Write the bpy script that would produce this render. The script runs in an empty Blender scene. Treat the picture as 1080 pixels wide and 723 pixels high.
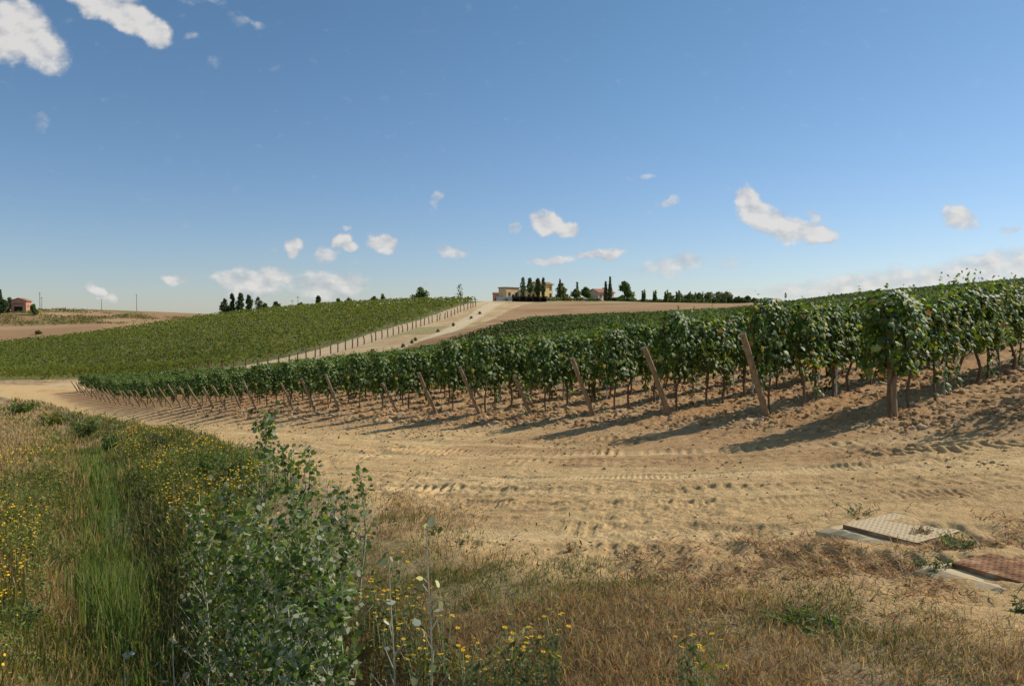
import bpy, math, random
import numpy as np
from mathutils import Vector, Matrix
rng = np.random.default_rng(7)
random.seed(7)
scene = bpy.context.scene
COL = scene.collection
R = math.radians

# ------------------------------------------------------------------ camera
F, CX, CY, HV = 831.0, 540.0, 361.5, 335.0
CAMZ = 1.6
PITCH = math.atan((CY - HV) / F)
cd = bpy.data.cameras.new('camera'); cam = bpy.data.objects.new('camera', cd); COL.objects.link(cam)
cam.location = (0, 0, CAMZ); cam.rotation_euler = (R(90) - PITCH, 0, 0)
cd.sensor_width = 36; cd.lens = 36 * F / 1080; cd.clip_end = 5000; cd.clip_start = .05
scene.camera = cam

def ray(u, v):
    a = (np.asarray(u, float) - CX) / F; b = (CY - np.asarray(v, float)) / F
    cp, sp = math.cos(PITCH), math.sin(PITCH)
    return a, cp + b * sp, -sp + b * cp
def at(u, v, Y):
    dx, dy, dz = ray(u, v); t = Y / dy
    return np.array([dx * t, Y, CAMZ + dz * t])

# ------------------------------------------------------------------ noise
def _hash(ix, iy, s):
    h = (ix.astype(np.int64) * 374761393 + iy.astype(np.int64) * 668265263 + s * 974634777) & 0xFFFFFFFF
    h = ((h ^ (h >> 13)) * 1274126177) & 0xFFFFFFFF
    h = h ^ (h >> 16)
    return (h & 0xFFFFFF) / float(0xFFFFFF)
def vnoise(x, y, s=0):
    x0 = np.floor(x); y0 = np.floor(y); fx = x - x0; fy = y - y0
    fx = fx * fx * (3 - 2 * fx); fy = fy * fy * (3 - 2 * fy)
    a = _hash(x0, y0, s); b = _hash(x0 + 1, y0, s); c = _hash(x0, y0 + 1, s); d = _hash(x0 + 1, y0 + 1, s)
    return (a * (1 - fx) + b * fx) * (1 - fy) + (c * (1 - fx) + d * fx) * fy
def fbm(x, y, f, o=4, s=0, g=.5):
    t = 0; a = 1; n = 0
    for i in range(o):
        t = t + a * vnoise(x * f + i * 17.3, y * f - i * 9.1, s + i); n += a; a *= g; f *= 2.03
    return t / n
def sstep(a, b, x):
    t = np.clip((x - a) / (b - a), 0, 1); return t * t * (3 - 2 * t)

# ------------------------------------------------------------------ vineyard layout
P0 = np.array([5.82, 12.0]); E1 = np.array([-1.333, 1.807]); RD = np.array([.70, .714])
NR = 38
def kt(x, y):
    dx = x - P0[0]; dy = y - P0[1]; det = E1[0] * RD[1] - E1[1] * RD[0]
    return (dx * RD[1] - dy * RD[0]) / det, (E1[0] * dy - E1[1] * dx) / det
def row_pt(k, t): return P0 + k * E1 + t * RD
LK0 = np.array([-37.8, 100.0]); LKD = np.array([.626, 2.72])        # farm lane line

# ------------------------------------------------------------------ terrain (thin plate through surveyed points)
pts = []
def pl(x, y): return .108 * x - .046 * y
for x, y in [(0, 0), (-4, 2), (4, 2), (0, 6), (6, 6), (-5, 8), (12, 8), (5.82, 12), (10.4, 16.6), (0, 12), (-6, 14), (20, 10), (25, 25), (3, 20), (15, 30), (30, 40), (-8, 3), (-10, -6)]:
    pts.append((x, y, pl(x, y)))
pts += [(0, -10, .2), (15, -10, 1.8), (-.85, 21, -1.05), (-8.84, 31.9, -2.2), (-12.8, 37.3, -2.75), (-20.8, 48.1, -3.84), (-40.8, 75.2, -5.8), (-43.5, 79, -5.9),
        (-17, 34, -3.6), (-25, 45, -4.8), (-36, 58, -5.7), (-50, 70, -6.2), (-14, 22, -2.6), (-28, 30, -4.6), (-20, 10, -2.6), (-40, 10, -4.5), (-70, 40, -6.5), (-30, -20, -3), (0, -60, -1), (60, -40, 4), (-80, -40, -7), (60, 10, 5), (120, 40, 9), (100, 100, 8)]
def pv(u, v, Y, d=0): p = at(u, v, Y); pts.append((p[0], p[1], p[2] - d))
pv(1080, 293, 150, 2); pv(900, 308, 170, 1.8); pv(820, 318, 180, 1.8); pv(1000, 300, 158, 1.9)
pts += [(140, 205, 5), (90, 225, 3.2), (70, 245, 2.5), (41, 64, 1.6), (60, 100, 3.4)]
pv(640, 319.5, 232); pv(560, 320, 236); pv(720, 320, 236); pv(795, 320, 240)
pv(640, 333, 150, 1.8); pv(740, 328, 165, 1.8); pv(543, 336, 123, 1.8); pv(560, 317, 262); pv(640, 317, 265); pv(740, 318, 262); pv(800, 319, 262)
for u, v, Y in [(226, 394, 100), (316, 380, 121.8), (359, 370, 135), (404, 356, 154), (446, 342.5, 177), (470, 334.5, 193.5), (490, 326, 209), (520, 318, 240)]: pv(u, v, Y)
pv(420, 375, 107.5, 1.7); pv(353, 387, 100.3, 1.6); pv(478, 355, 114.6, 1.7)
for u, v, Y in [(215, 330, 230), (300, 322, 235), (400, 315, 235), (480, 312.5, 236), (0, 362, 180), (100, 348, 205)]: pv(u, v, Y, 1.6)
pv(0, 407, 85); pv(-150, 405, 90); pv(80, 406, 86); pv(150, 385, 120, 1.5); pv(250, 365, 150, 1.5)
for u, v, Y in [(0, 357, 262), (0, 335, 340), (50, 326.5, 380), (150, 328.7, 400), (205, 330, 400), (-120, 326, 380), (100, 343, 290), (-100, 352, 270)]: pv(u, v, Y)
pv(22, 328, 332); pv(3, 330, 328); pv(45, 326.5, 345); pv(70, 330, 335); pv(25, 340, 305)
pts += [(-105, 300, -2.5), (-80, 320, -1.5), (-35, 330, 0), (-15, 300, 3), (0, 320, 3.5), (40, 320, 3.5), (90, 320, 0), (-190, 560, -4), (-60, 560, -8), (100, 560, -8), (300, 300, 0), (300, 560, -8), (-350, 400, -2), (-300, 100, -9), (0, 1200, -25), (-900, 900, -25), (900, 900, -25), (800, 0, -5), (-800, 0, -15), (0, -600, -8), (600, -500, -5), (-600, -500, -12)]
CP = np.array(pts, float); SC = 50.0
def _U(r2): return .5 * r2 * np.log(r2 + 1e-12)
def _fit():
    X = CP[:, :2] / SC; n = len(X)
    d2 = ((X[:, None] - X[None]) ** 2).sum(-1)
    A = np.zeros((n + 3, n + 3)); A[:n, :n] = _U(d2) + np.eye(n) * 6e-4
    A[:n, n] = 1; A[:n, n + 1:] = X; A[n, :n] = 1; A[n + 1:, :n] = X.T
    return np.linalg.solve(A, np.concatenate([CP[:, 2], [0, 0, 0]]))
WT = _fit()
def Zbase(x, y):
    x = np.atleast_1d(np.asarray(x, float)); y = np.atleast_1d(np.asarray(y, float))
    sh = x.shape; q = np.stack([x.ravel(), y.ravel()], 1) / SC; out = np.empty(len(q)); C = CP[:, :2] / SC; n = len(C)
    for i in range(0, len(q), 60000):
        b = q[i:i + 60000]; d2 = ((b[:, None, 0] - C[None, :, 0]) ** 2 + (b[:, None, 1] - C[None, :, 1]) ** 2)
        out[i:i + 60000] = _U(d2) @ WT[:n] + WT[n] + b @ WT[n + 1:]
    return out.reshape(sh)
def hit(u, v, fn=None, far=420):
    fn = fn or Zbase
    dx, dy, dz = ray(u, v); Y = np.geomspace(1.5, far, 3000); t = Y / dy
    g = CAMZ + dz * t - fn(dx * t, Y)
    i = int(np.argmax(g < 0)) if (g < 0).any() else len(Y) - 1
    i = max(i, 1); f = g[i - 1] / (g[i - 1] - g[i] + 1e-9); y = Y[i - 1] + f * (Y[i] - Y[i - 1])
    return np.array([dx / dy * y, y])

def seg_dist(x, y, line):
    best = np.full(np.shape(x), 1e9); side = np.zeros(np.shape(x))
    for (ax, ay), (bx, by) in zip(line[:-1], line[1:]):
        vx, vy = bx - ax, by - ay; L = vx * vx + vy * vy
        t = np.clip(((x - ax) * vx + (y - ay) * vy) / L, 0, 1)
        d = np.hypot(x - ax - t * vx, y - ay - t * vy)
        s = np.sign(vx * (y - ay) - vy * (x - ax))
        m = d < best; best = np.where(m, d, best); side = np.where(m, s, side)
    return best, side
# grass edge of the dirt road, far -> near
EDGE = [(-120, 64.)] + [tuple(hit(u, v)) for u, v in [(-60, 418), (5, 419), (60, 428), (110, 440), (150, 448), (195, 457), (235, 470), (290, 490), (335, 505), (385, 522), (425, 545), (455, 572), (500, 592), (560, 603), (640, 608), (720, 622), (800, 626), (880, 640), (960, 650), (1080, 672)]] + [(9, 2.5)]
DITCH = [tuple(hit(u, v)) for u, v in [(60, 441), (92, 462), (108, 500), (112, 545), (116, 590), (150, 640), (190, 690), (235, 723)]] + [(-.9, 3.0), (.0, 1.0)]
EDGE_A = np.array(EDGE)
# wheel tracks: y as a function of x
TRK = np.array([(-60, 80), (-44, 68), (-32, 52), (-22, 38.5), (-14, 28), (-8, 20.5), (-4, 15.5), (-1, 12.1), (2, 9.8), (5, 8.6), (9, 8.0), (14, 8.2), (30, 10)], float)
def tracks(x, y):
    """relief of the tyre tracks in metres"""
    out = np.zeros(np.shape(x))
    m = (y < 45) & (y > 3)
    xs, ys = x[m], y[m]; o = np.zeros(xs.shape)
    gx = np.linspace(-60, 30, 2000); base = np.interp(gx, TRK[:, 0], TRK[:, 1])
    kern = np.hanning(121); kern /= kern.sum(); base = np.convolve(np.pad(base, 60, 'edge'), kern, 'valid')
    sl = np.gradient(base, gx)
    for off, wd, per, amp, ph, ax in [(-1.75, .42, .16, .030, 0, .0), (.15, .42, .16, .034, .3, .0), (-2.5, .26, .07, .016, 0, .25), (-.9, .26, .07, .014, 0, .25),
                                      (1.15, .42, .16, .03, .6, -.3), (2.6, .42, .17, .026, 0, -.3), (-3.1, .5, .18, .022, .4, -.55), (-4.0, .42, .16, .018, .4, -.6)]:
        yc = base + off * np.sqrt(1 + sl ** 2) + ax * .35 * np.sin(gx * .45 + off * 2) + (ax * .25 * np.clip(gx, 0, 9))
        sgx = np.gradient(yc, gx); L = np.concatenate([[0], np.cumsum(np.hypot(np.diff(gx), np.diff(yc)))])
        s = np.interp(xs, gx, sgx); dd = (ys - np.interp(xs, gx, yc)) / np.sqrt(1 + s * s); al = np.interp(xs, gx, L) + dd * s / np.sqrt(1 + s * s)
        w = sstep(wd * .62, wd * .5, np.abs(dd))
        lug = np.sin(2 * np.pi * (al / per + ph + np.abs(dd) / wd * .9 * np.sign(dd)))
        rag = .22 + .9 * sstep(.42, .68, fbm(xs + off * 7, ys, .6, 4, 31)); al = al + .09 * (fbm(xs, ys, 1.3, 2, 33) - .5); brk = sstep(.3, .55, fbm(xs * 1.1 + off * 3, ys, 1.1, 3, 35))
        o += 1.35 * (w * brk * (sstep(-.6, .7, lug) * amp * rag * (.35 + .9 * vnoise(xs * 4.3, ys * 4.3, 37)) - amp * .6 * rag) + brk * sstep(wd * .9, wd * .6, np.abs(dd)) * sstep(wd * .42, wd * .6, np.abs(dd)) * .012)
    out[m] = o
    return out
def ruts(x, y):
    """0..1 mask of smooth compacted wheel ruts"""
    gx = np.linspace(-60, 30, 2000); base = np.interp(gx, TRK[:, 0], TRK[:, 1]); kern = np.hanning(161); kern /= kern.sum(); base = np.convolve(np.pad(base, 80, 'edge'), kern, 'valid')
    sl = np.gradient(base, gx); o = np.zeros(np.shape(x))
    for off, wd, ph in [(.7, .3, 0), (-1.05, .3, 0), (-2.0, .26, 2.), (-3.6, .26, 2.), (2.1, .28, 4.)]:
        yc = base + (off + .25 * np.sin(gx * .33 + ph)) * np.sqrt(1 + sl ** 2)
        dd = (y - np.interp(x, gx, yc)) / np.sqrt(1 + np.interp(x, gx, sl) ** 2)
        o = np.maximum(o, sstep(wd, wd * .35, np.abs(dd + .12 * (fbm(x, y, .9, 3, 39) - .5))) * sstep(.28, .5, fbm(x + ph * 9, y, .35, 3, 38)))
    return o * (y > 3) * (y < 90)
def zones(x, y):
    """distance-based zone fields"""
    ed, es = seg_dist(x, y, EDGE)
    grass = np.where(es < 0, ed, -ed)                         # > 0 on the verge side (camera side)
    k, t = kt(x, y)
    lane = ((x - LK0[0]) * LKD[1] - (y - LK0[1]) * LKD[0]) / np.hypot(*LKD)   # > 0 right of the lane line
    return grass, k, t, lane
def fieldline(x): return np.interp(x, [-14, -5, 3, 18, 40, 56, 75], [117, 124, 131, 151, 166, 177, 192])
FOOT = lambda x: np.interp(x, [-120, -60, -42, -35], [92, 86, 85, 90])
LIDS = [dict(A=at(889, 552, 5.74), B=at(942, 540, 6.08)), dict(A=at(1004, 592, 4.75), B=at(1072, 575, 5.09))]
def Zmid(x, y):
    x = np.atleast_1d(np.asarray(x, float)); y = np.atleast_1d(np.asarray(y, float))
    z = Zbase(x, y)
    dd, _ = seg_dist(x, y, DITCH)
    dep = np.interp(y, [0, 3, 6, 12, 30, 60], [.5, .8, .7, .55, .5, .25])
    g, k, t, lane = zones(x, y)
    z = z - dep * np.exp(-(dd / np.interp(y, [4, 12, 40], [.85, 1.1, 1.6])) ** 2)
    z = z + .16 * sstep(-.1, .5, g) * sstep(1.2, .5, g) * sstep(6, 14, y)
    return z
def Z(x, y):
    x = np.atleast_1d(np.asarray(x, float)); y = np.atleast_1d(np.asarray(y, float))
    z = Zmid(x, y)
    r = np.hypot(x, y); near = sstep(75, 25, r)
    g, k, t, lane = zones(x, y)
    soil = sstep(-2.2, -.8, t) * sstep(37.8, 37.2, k) * near
    road = sstep(.15, -.25, g) * (1 - soil) * near
    verge = sstep(-.1, .3, g) * near
    cl = fbm(x, y, 5.2, 4, 3, .62) - .5
    cl2 = fbm(x, y, 1.3, 3, 5) - .5
    tr = tracks(x, y); rt = ruts(x, y)
    z = z + soil * (.16 * cl + .10 * cl2 + .05 * np.exp(-((k - np.round(k)) * 2.25 / .35) ** 2))
    z = z + road * (.06 * cl * (.3 + 1.3 * sstep(.4, .65, fbm(x, y, .7, 2, 9))) + .035 * (fbm(x, y, 9, 4, 19, .65) - .5) * sstep(16, 9, r) * (1 - .7 * rt) + .06 * cl2 + tr - .022 * rt)
    z = z + verge * (.12 * (fbm(x, y, 1.1, 4, 12) - .5) + .05 * cl)
    for ld, dp in zip(LIDS, (-.03, .018)): z = z - dp * sstep(1.0, .62, np.hypot(x - ld['A'][0] - .4, y - ld['A'][1] + .05))
    return z
def Zs(x, y): return float(Z([x], [y])[0])

# ------------------------------------------------------------------ materials
def new_mat(name):
    m = bpy.data.materials.new(name); m.use_nodes = True
    nt = m.node_tree; b = nt.nodes['Principled BSDF']
    return m, nt, b
def N(nt, t, **kw):
    n = nt.nodes.new(t)
    for k, v in kw.items(): setattr(n, k, v)
    return n
def simple(name, c, rough=.85, var=.25, scale=6., bump=.15, spec=.3, metal=0, c2=None, stretch=None):
    m, nt, b = new_mat(name); L = nt.links.new
    tc = N(nt, 'ShaderNodeTexCoord'); mp = N(nt, 'ShaderNodeMapping'); L(tc.outputs['Object'], mp.inputs[0])
    if stretch: mp.inputs['Scale'].default_value = stretch
    nz = N(nt, 'ShaderNodeTexNoise'); nz.inputs['Scale'].default_value = scale; nz.inputs['Detail'].default_value = 6; nz.inputs['Roughness'].default_value = .65
    L(mp.outputs[0], nz.inputs['Vector'])
    rp = N(nt, 'ShaderNodeValToRGB'); L(nz.outputs['Fac'], rp.inputs[0])
    c2 = c2 or tuple(min(1, x * (1 + var)) for x in c)
    rp.color_ramp.elements[0].position = .3; rp.color_ramp.elements[1].position = .72
    rp.color_ramp.elements[0].color = (*[x * (1 - var) for x in c], 1); rp.color_ramp.elements[1].color = (*c2, 1)
    L(rp.outputs[0], b.inputs['Base Color']); b.inputs['Roughness'].default_value = rough; b.inputs['Specular IOR Level'].default_value = spec; b.inputs['Metallic'].default_value = metal
    if bump:
        bp = N(nt, 'ShaderNodeBump'); bp.inputs['Strength'].default_value = bump; bp.inputs['Distance'].default_value = .02
        L(nz.outputs['Fac'], bp.inputs['Height']); L(bp.outputs[0], b.inputs['Normal'])
    return m
def leafmat(name, rough=.5, trans=.25, spec=.35, back=None, attr=True, col=None, tint=(1.5, 1.35, .5)):
    m, nt, b = new_mat(name); L = nt.links.new
    if attr:
        a = N(nt, 'ShaderNodeAttribute', attribute_name='Col'); c = a.outputs['Color']
    else:
        a = N(nt, 'ShaderNodeRGB'); a.outputs[0].default_value = (*col, 1); c = a.outputs[0]
    src = c
    if back:
        g = N(nt, 'ShaderNodeNewGeometry'); mx = N(nt, 'ShaderNodeMix', data_type='RGBA'); mx.inputs['B'].default_value = (*back, 1)
        L(g.outputs['Backfacing'], mx.inputs['Factor']); L(c, mx.inputs['A']); src = mx.outputs['Result']
    L(src, b.inputs['Base Color']); b.inputs['Roughness'].default_value = rough; b.inputs['Specular IOR Level'].default_value = spec
    tr = N(nt, 'ShaderNodeBsdfTranslucent'); mul = N(nt, 'ShaderNodeMix', data_type='RGBA', blend_type='MULTIPLY'); mul.inputs['Factor'].default_value = 1
    mul.inputs['B'].default_value = (*tint, 1); L(c, mul.inputs['A']); L(mul.outputs['Result'], tr.inputs['Color'])
    ms = N(nt, 'ShaderNodeMixShader'); ms.inputs[0].default_value = trans
    L(b.outputs[0], ms.inputs[1]); L(tr.outputs[0], ms.inputs[2]); L(ms.outputs[0], nt.nodes['Material Output'].inputs['Surface'])
    return m
M = {}
M['vine_leaf'] = leafmat('vine_leaf', .55, .34, .22, tint=(1.7, 1.5, .45))
M['far_leaf'] = leafmat('far_leaf', .75, .3, .1)
M['mass_leaf'] = leafmat('mass_leaf', .75, .3, .08)
M['grass'] = leafmat('grass_blade', .7, .42, .12, tint=(1.25, 1.15, .7))
M['petal'] = leafmat('petal', .6, .3, .2, attr=False, col=(.78, .45, .015), tint=(1, 1, 1))
M['poplar'] = leafmat('poplar_leaf', .6, .42, .06, back=(.36, .37, .24), tint=(1.6, 1.5, .65))
M['herb'] = leafmat('herb_leaf', .6, .36, .2)
M['tree_leaf'] = leafmat('tree_leaf', .75, .38, .08)
M['bark'] = simple('bark', (.12, .085, .055), .95, .4, 14, .6, .15, stretch=(1, 1, .25))
M['vine_wood'] = simple('vine_wood', (.13, .085, .055), .95, .4, 30, .5, .15, stretch=(1, 1, .2))
M['post'] = simple('post_wood', (.25, .175, .105), .9, .4, 18, .5, .15, stretch=(1, 1, .08))
M['pale_post'] = simple('pale_post_wood', (.17, .085, .045), .9, .4, 18, .4, .15, stretch=(1, 1, .1))
M['stake'] = simple('galvanised_stake', (.35, .36, .36), .55, .2, 20, .1, .4, .6)
M['wire'] = simple('wire', (.12, .10, .09), .8, .1, 20, 0, .2, 0)
M['stalk'] = simple('dry_stalk', (.42, .36, .26), .85, .25, 20, .2, .2)
M['green_stem'] = simple('green_stem', (.20, .24, .11), .7, .25, 20, .1, .25)
M['silver_stem'] = simple('silver_stem', (.30, .30, .19), .75, .25, 20, .1, .25)
M['concrete'] = simple('old_concrete', (.44, .33, .19), .95, .2, 9, .15, .1)
M['steel'] = None
M['yellow_wall'] = simple('ochre_plaster', (.68, .49, .22), .9, .12, .8, .1, .15)
M['beige_wall'] = simple('stone_wall', (.52, .39, .22), .9, .25, 1.5, .3, .15)
M['pink_wall'] = simple('pink_plaster', (.55, .42, .32), .9, .12, .8, .1, .15)
M['brick_wall'] = simple('red_brick_wall', (.38, .20, .125), .92, .18, 1.5, .3, .15)
M['roof'] = simple('terracotta_roof', (.25, .12, .075), .9, .3, 2.5, .3, .15)
M['red_roof'] = simple('red_tile_roof', (.27, .115, .075), .9, .25, 2.5, .3, .15)
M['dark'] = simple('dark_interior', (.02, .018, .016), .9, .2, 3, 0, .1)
M['dark_net'] = simple('dark_shade_cloth', (.018, .018, .017), .9, .3, 3, .2, .1)
M['glass'] = simple('window_glass', (.03, .035, .04), .15, .1, 3, 0, .5)
M['shutter'] = simple('brown_shutter', (.12, .07, .04), .8, .2, 5, .1, .2)
M['grey_wall'] = simple('grey_render', (.42, .40, .37), .9, .15, 1.2, .1, .15)

def ground_mat():
    m, nt, b = new_mat('earth'); L = nt.links.new
    a = N(nt, 'ShaderNodeAttribute', attribute_name='Col')
    geo = N(nt, 'ShaderNodeNewGeometry')
    n1 = N(nt, 'ShaderNodeTexNoise'); n1.inputs['Scale'].default_value = 9; n1.inputs['Detail'].default_value = 8; n1.inputs['Roughness'].default_value = .7; L(geo.outputs['Position'], n1.inputs['Vector'])
    n2 = N(nt, 'ShaderNodeTexNoise'); n2.inputs['Scale'].default_value = 42; n2.inputs['Detail'].default_value = 5; n2.inputs['Roughness'].default_value = .7; L(geo.outputs['Position'], n2.inputs['Vector'])
    mr = N(nt, 'ShaderNodeMapRange'); mr.inputs['From Min'].default_value = .25; mr.inputs['From Max'].default_value = .75; mr.inputs['To Min'].default_value = .74; mr.inputs['To Max'].default_value = 1.24; L(n1.outputs['Fac'], mr.inputs[0])
    mr2 = N(nt, 'ShaderNodeMapRange'); mr2.inputs['From Min'].default_value = .25; mr2.inputs['From Max'].default_value = .75; mr2.inputs['To Min'].default_value = .82; mr2.inputs['To Max'].default_value = 1.16; L(n2.outputs['Fac'], mr2.inputs[0])
    mu = N(nt, 'ShaderNodeMath', operation='MULTIPLY'); L(mr.outputs[0], mu.inputs[0]); L(mr2.outputs[0], mu.inputs[1])
    vm = N(nt, 'ShaderNodeVectorMath', operation='SCALE'); L(a.outputs['Color'], vm.inputs[0]); L(mu.outputs[0], vm.inputs['Scale'])
    L(vm.outputs[0], b.inputs['Base Color']); b.inputs['Roughness'].default_value = 1; b.inputs['Specular IOR Level'].default_value = .08
    ad = N(nt, 'ShaderNodeMath', operation='ADD'); L(n1.outputs['Fac'], ad.inputs[0]); L(n2.outputs['Fac'], ad.inputs[1])
    bp = N(nt, 'ShaderNodeBump'); bp.inputs['Strength'].default_value = .75; bp.inputs['Distance'].default_value = .035; L(ad.outputs[0], bp.inputs['Height']); L(bp.outputs[0], b.inputs['Normal'])
    return m
M['earth'] = ground_mat()
def steel_mat():
    m, nt, b = new_mat('rusty_chequer_plate'); L = nt.links.new
    tc = N(nt, 'ShaderNodeTexCoord'); nz = N(nt, 'ShaderNodeTexNoise'); nz.inputs['Scale'].default_value = 7; nz.inputs['Detail'].default_value = 7; L(tc.outputs['Object'], nz.inputs['Vector'])
    at_ = N(nt, 'ShaderNodeAttribute', attribute_type='OBJECT', attribute_name='dust')
    rp = N(nt, 'ShaderNodeValToRGB'); ge = N(nt, 'ShaderNodeNewGeometry'); sx = N(nt, 'ShaderNodeSeparateXYZ'); L(ge.outputs['True Normal'], sx.inputs[0]); gt = N(nt, 'ShaderNodeMath', operation='GREATER_THAN'); L(sx.outputs['Z'], gt.inputs[0]); gt.inputs[1].default_value = .1
    dm_ = N(nt, 'ShaderNodeMath', operation='MULTIPLY'); L(at_.outputs['Fac'], dm_.inputs[0]); L(gt.outputs[0], dm_.inputs[1])
    ad = N(nt, 'ShaderNodeMath', operation='ADD'); L(nz.outputs['Fac'], ad.inputs[0]); L(dm_.outputs[0], ad.inputs[1]); L(ad.outputs[0], rp.inputs[0])
    rp.color_ramp.elements[0].position = .38; rp.color_ramp.elements[0].color = (.12, .062, .036, 1); rp.color_ramp.elements[1].position = .84; rp.color_ramp.elements[1].color = (.44, .335, .205, 1)
    e = rp.color_ramp.elements.new(.6); e.color = (.27, .14, .07, 1)
    L(rp.outputs[0], b.inputs['Base Color']); b.inputs['Roughness'].default_value = 1; b.inputs['Specular IOR Level'].default_value = .05
    return m
M['steel'] = steel_mat()

# ------------------------------------------------------------------ mesh helpers
def mesh_np(name, V, faces, mat, col=None, smooth=False):
    """faces: list of (n, k) index arrays; col: per-vertex rgb"""
    me = bpy.data.meshes.new(name); V = np.asarray(V, np.float32)
    me.vertices.add(len(V)); me.vertices.foreach_set('co', V.ravel())
    li, tot = [], []
    for f in faces:
        f = np.asarray(f, np.int32)
        if len(f): li.append(f.ravel()); tot.append(np.full(len(f), f.shape[1], np.int32))
    li = np.concatenate(li); tot = np.concatenate(tot); st = np.concatenate([[0], np.cumsum(tot)[:-1]]).astype(np.int32)
    me.loops.add(len(li)); me.loops.foreach_set('vertex_index', li)
    me.polygons.add(len(tot)); me.polygons.foreach_set('loop_start', st); me.polygons.foreach_set('loop_total', tot)
    if smooth: me.polygons.foreach_set('use_smooth', np.ones(len(tot), bool))
    me.update(calc_edges=True)
    if col is not None:
        a = me.color_attributes.new('Col', 'FLOAT_COLOR', 'POINT')
        c = np.ones((len(V), 4), np.float32); c[:, :3] = col; a.data.foreach_set('color', c.ravel())
    me.materials.append(mat)
    return me
def link(name, me, parent=None, loc=(0, 0, 0), rot=(0, 0, 0), scale=None):
    o = bpy.data.objects.new(name, me); COL.objects.link(o); o.location = loc; o.rotation_euler = rot
    if scale is not None: o.scale = (scale,) * 3 if np.isscalar(scale) else scale
    if parent: o.parent = parent
    return o
def tag(o, label, cat=None, group=None, kind=None):
    o['label'] = label
    if cat: o['category'] = cat
    if group: o['group'] = group
    if kind: o['kind'] = kind
    return o
def empty(name, loc, rz=0): return link(name, None, loc=tuple(loc), rot=(0, 0, rz))
def copy_tree(o, parent=None):
    c = o.copy(); COL.objects.link(c); c.parent = parent
    for ch in list(o.children): copy_tree(ch, c)
    return c
class MB:
    def __init__(s): s.v = []; s.f = []
    def add(s, V, Fs):
        n = len(s.v); s.v += [tuple(map(float, p)) for p in V]; s.f += [tuple(i + n for i in f) for f in Fs]
    def box(s, x0, x1, y0, y1, z0, z1):
        s.add([(x0, y0, z0), (x1, y0, z0), (x1, y1, z0), (x0, y1, z0), (x0, y0, z1), (x1, y0, z1), (x1, y1, z1), (x0, y1, z1)],
              [(3, 2, 1, 0), (4, 5, 6, 7), (0, 1, 5, 4), (1, 2, 6, 5), (2, 3, 7, 6), (3, 0, 4, 7)])
    def tube(s, P, rad, n=8, jit=0):
        P = [np.array(p, float) for p in P]; rings = []
        for i, p in enumerate(P):
            d = P[min(i + 1, len(P) - 1)] - P[max(i - 1, 0)]; d /= np.linalg.norm(d) + 1e-9
            a = np.cross(d, (0, 0, 1) if abs(d[2]) < .9 else (1, 0, 0)); a /= np.linalg.norm(a); b = np.cross(d, a)
            r = rad[i] if hasattr(rad, '__len__') else rad
            rings.append([p + (a * math.cos(q) + b * math.sin(q)) * r * (1 + random.uniform(-jit, jit)) for q in np.arange(n) * 2 * math.pi / n])
        V = [q for r_ in rings for q in r_]; Fs = []
        for i in range(len(P) - 1):
            for j in range(n): Fs.append((i * n + j, i * n + (j + 1) % n, (i + 1) * n + (j + 1) % n, (i + 1) * n + j))
        Fs.append(tuple(range(n))[::-1]); Fs.append(tuple((len(P) - 1) * n + j for j in range(n)))
        s.add(V, Fs)
    def mesh(s, name, mat, smooth=False):
        me = bpy.data.meshes.new(name); me.from_pydata(s.v, [], s.f); me.materials.append(mat); me.update()
        if smooth: me.polygons.foreach_set('use_smooth', np.ones(len(me.polygons), bool))
        return me
def scatter(T, TF, P, nrm, size, ang, col, hang=None):
    """place leaf template T (x along the blade, y across, z up) at P with normal nrm; TF list of index arrays"""
    n = len(P); nrm = nrm / (np.linalg.norm(nrm, axis=1, keepdims=True) + 1e-9)
    ref = np.where(np.abs(nrm[:, 2:3]) > .95, np.array([[1., 0, 0]]), np.array([[0, 0, -1.]]))
    a = ref - nrm * (ref * nrm).sum(1, keepdims=True); a /= np.linalg.norm(a, axis=1, keepdims=True) + 1e-9
    b = np.cross(nrm, a); ca, sa = np.cos(ang)[:, None], np.sin(ang)[:, None]
    X = a * ca + b * sa; Y = np.cross(nrm, X)
    s = size[:, None, None]
    V = P[:, None] + s * (X[:, None] * T[None, :, 0:1] + Y[:, None] * T[None, :, 1:2] + nrm[:, None] * T[None, :, 2:3])
    m = len(T); off = (np.arange(n) * m)[:, None, None]
    faces = [(f[None] + off).reshape(-1, f.shape[1]) for f in TF]
    return V.reshape(-1, 3), faces, np.repeat(col, m, 0)
def joinsets(sets):
    V, C, FS, n = [], [], {}, 0
    for v, f, c in sets:
        V.append(v); C.append(c)
        for q in f: FS.setdefault(q.shape[1], []).append(q + n)
        n += len(v)
    return np.concatenate(V), [np.concatenate(x) for x in FS.values()], np.concatenate(C)
_o = [(0, .03), (-.13, .26), (.07, .47), (.24, .34), (.42, .52), (.62, .27), (1, 0)]
_out = _o + [(x, -y) for x, y in _o[-2::-1]]
VL = np.array([(.33, 0, .05)] + [(x, y, -.22 * abs(y) - .12 * x * x) for x, y in _out]); VLF = [np.array([(0, i, i + 1) for i in range(1, len(_out))] + [(0, len(_out), 1)])]
KITE = np.array([(0, 0, 0), (.45, .42, -.1), (1, 0, -.1), (.45, -.42, -.1)]); KF = [np.array([(0, 1, 2), (0, 2, 3)])]
OV = np.array([(0, 0, 0), (.12, .3, -.04), (.5, .4, -.07), (1, 0, -.1), (.5, -.4, -.07), (.12, -.3, -.04)]); OVF = [np.array([(3, 2, 1, 0), (5, 4, 3, 0)])]
LAN = np.array([(0, 0, 0), (.4, .14, -.02), (1, 0, -.12), (.4, -.14, -.02)]); LANF = [np.array([(0, 1, 2), (0, 2, 3)])]
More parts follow.
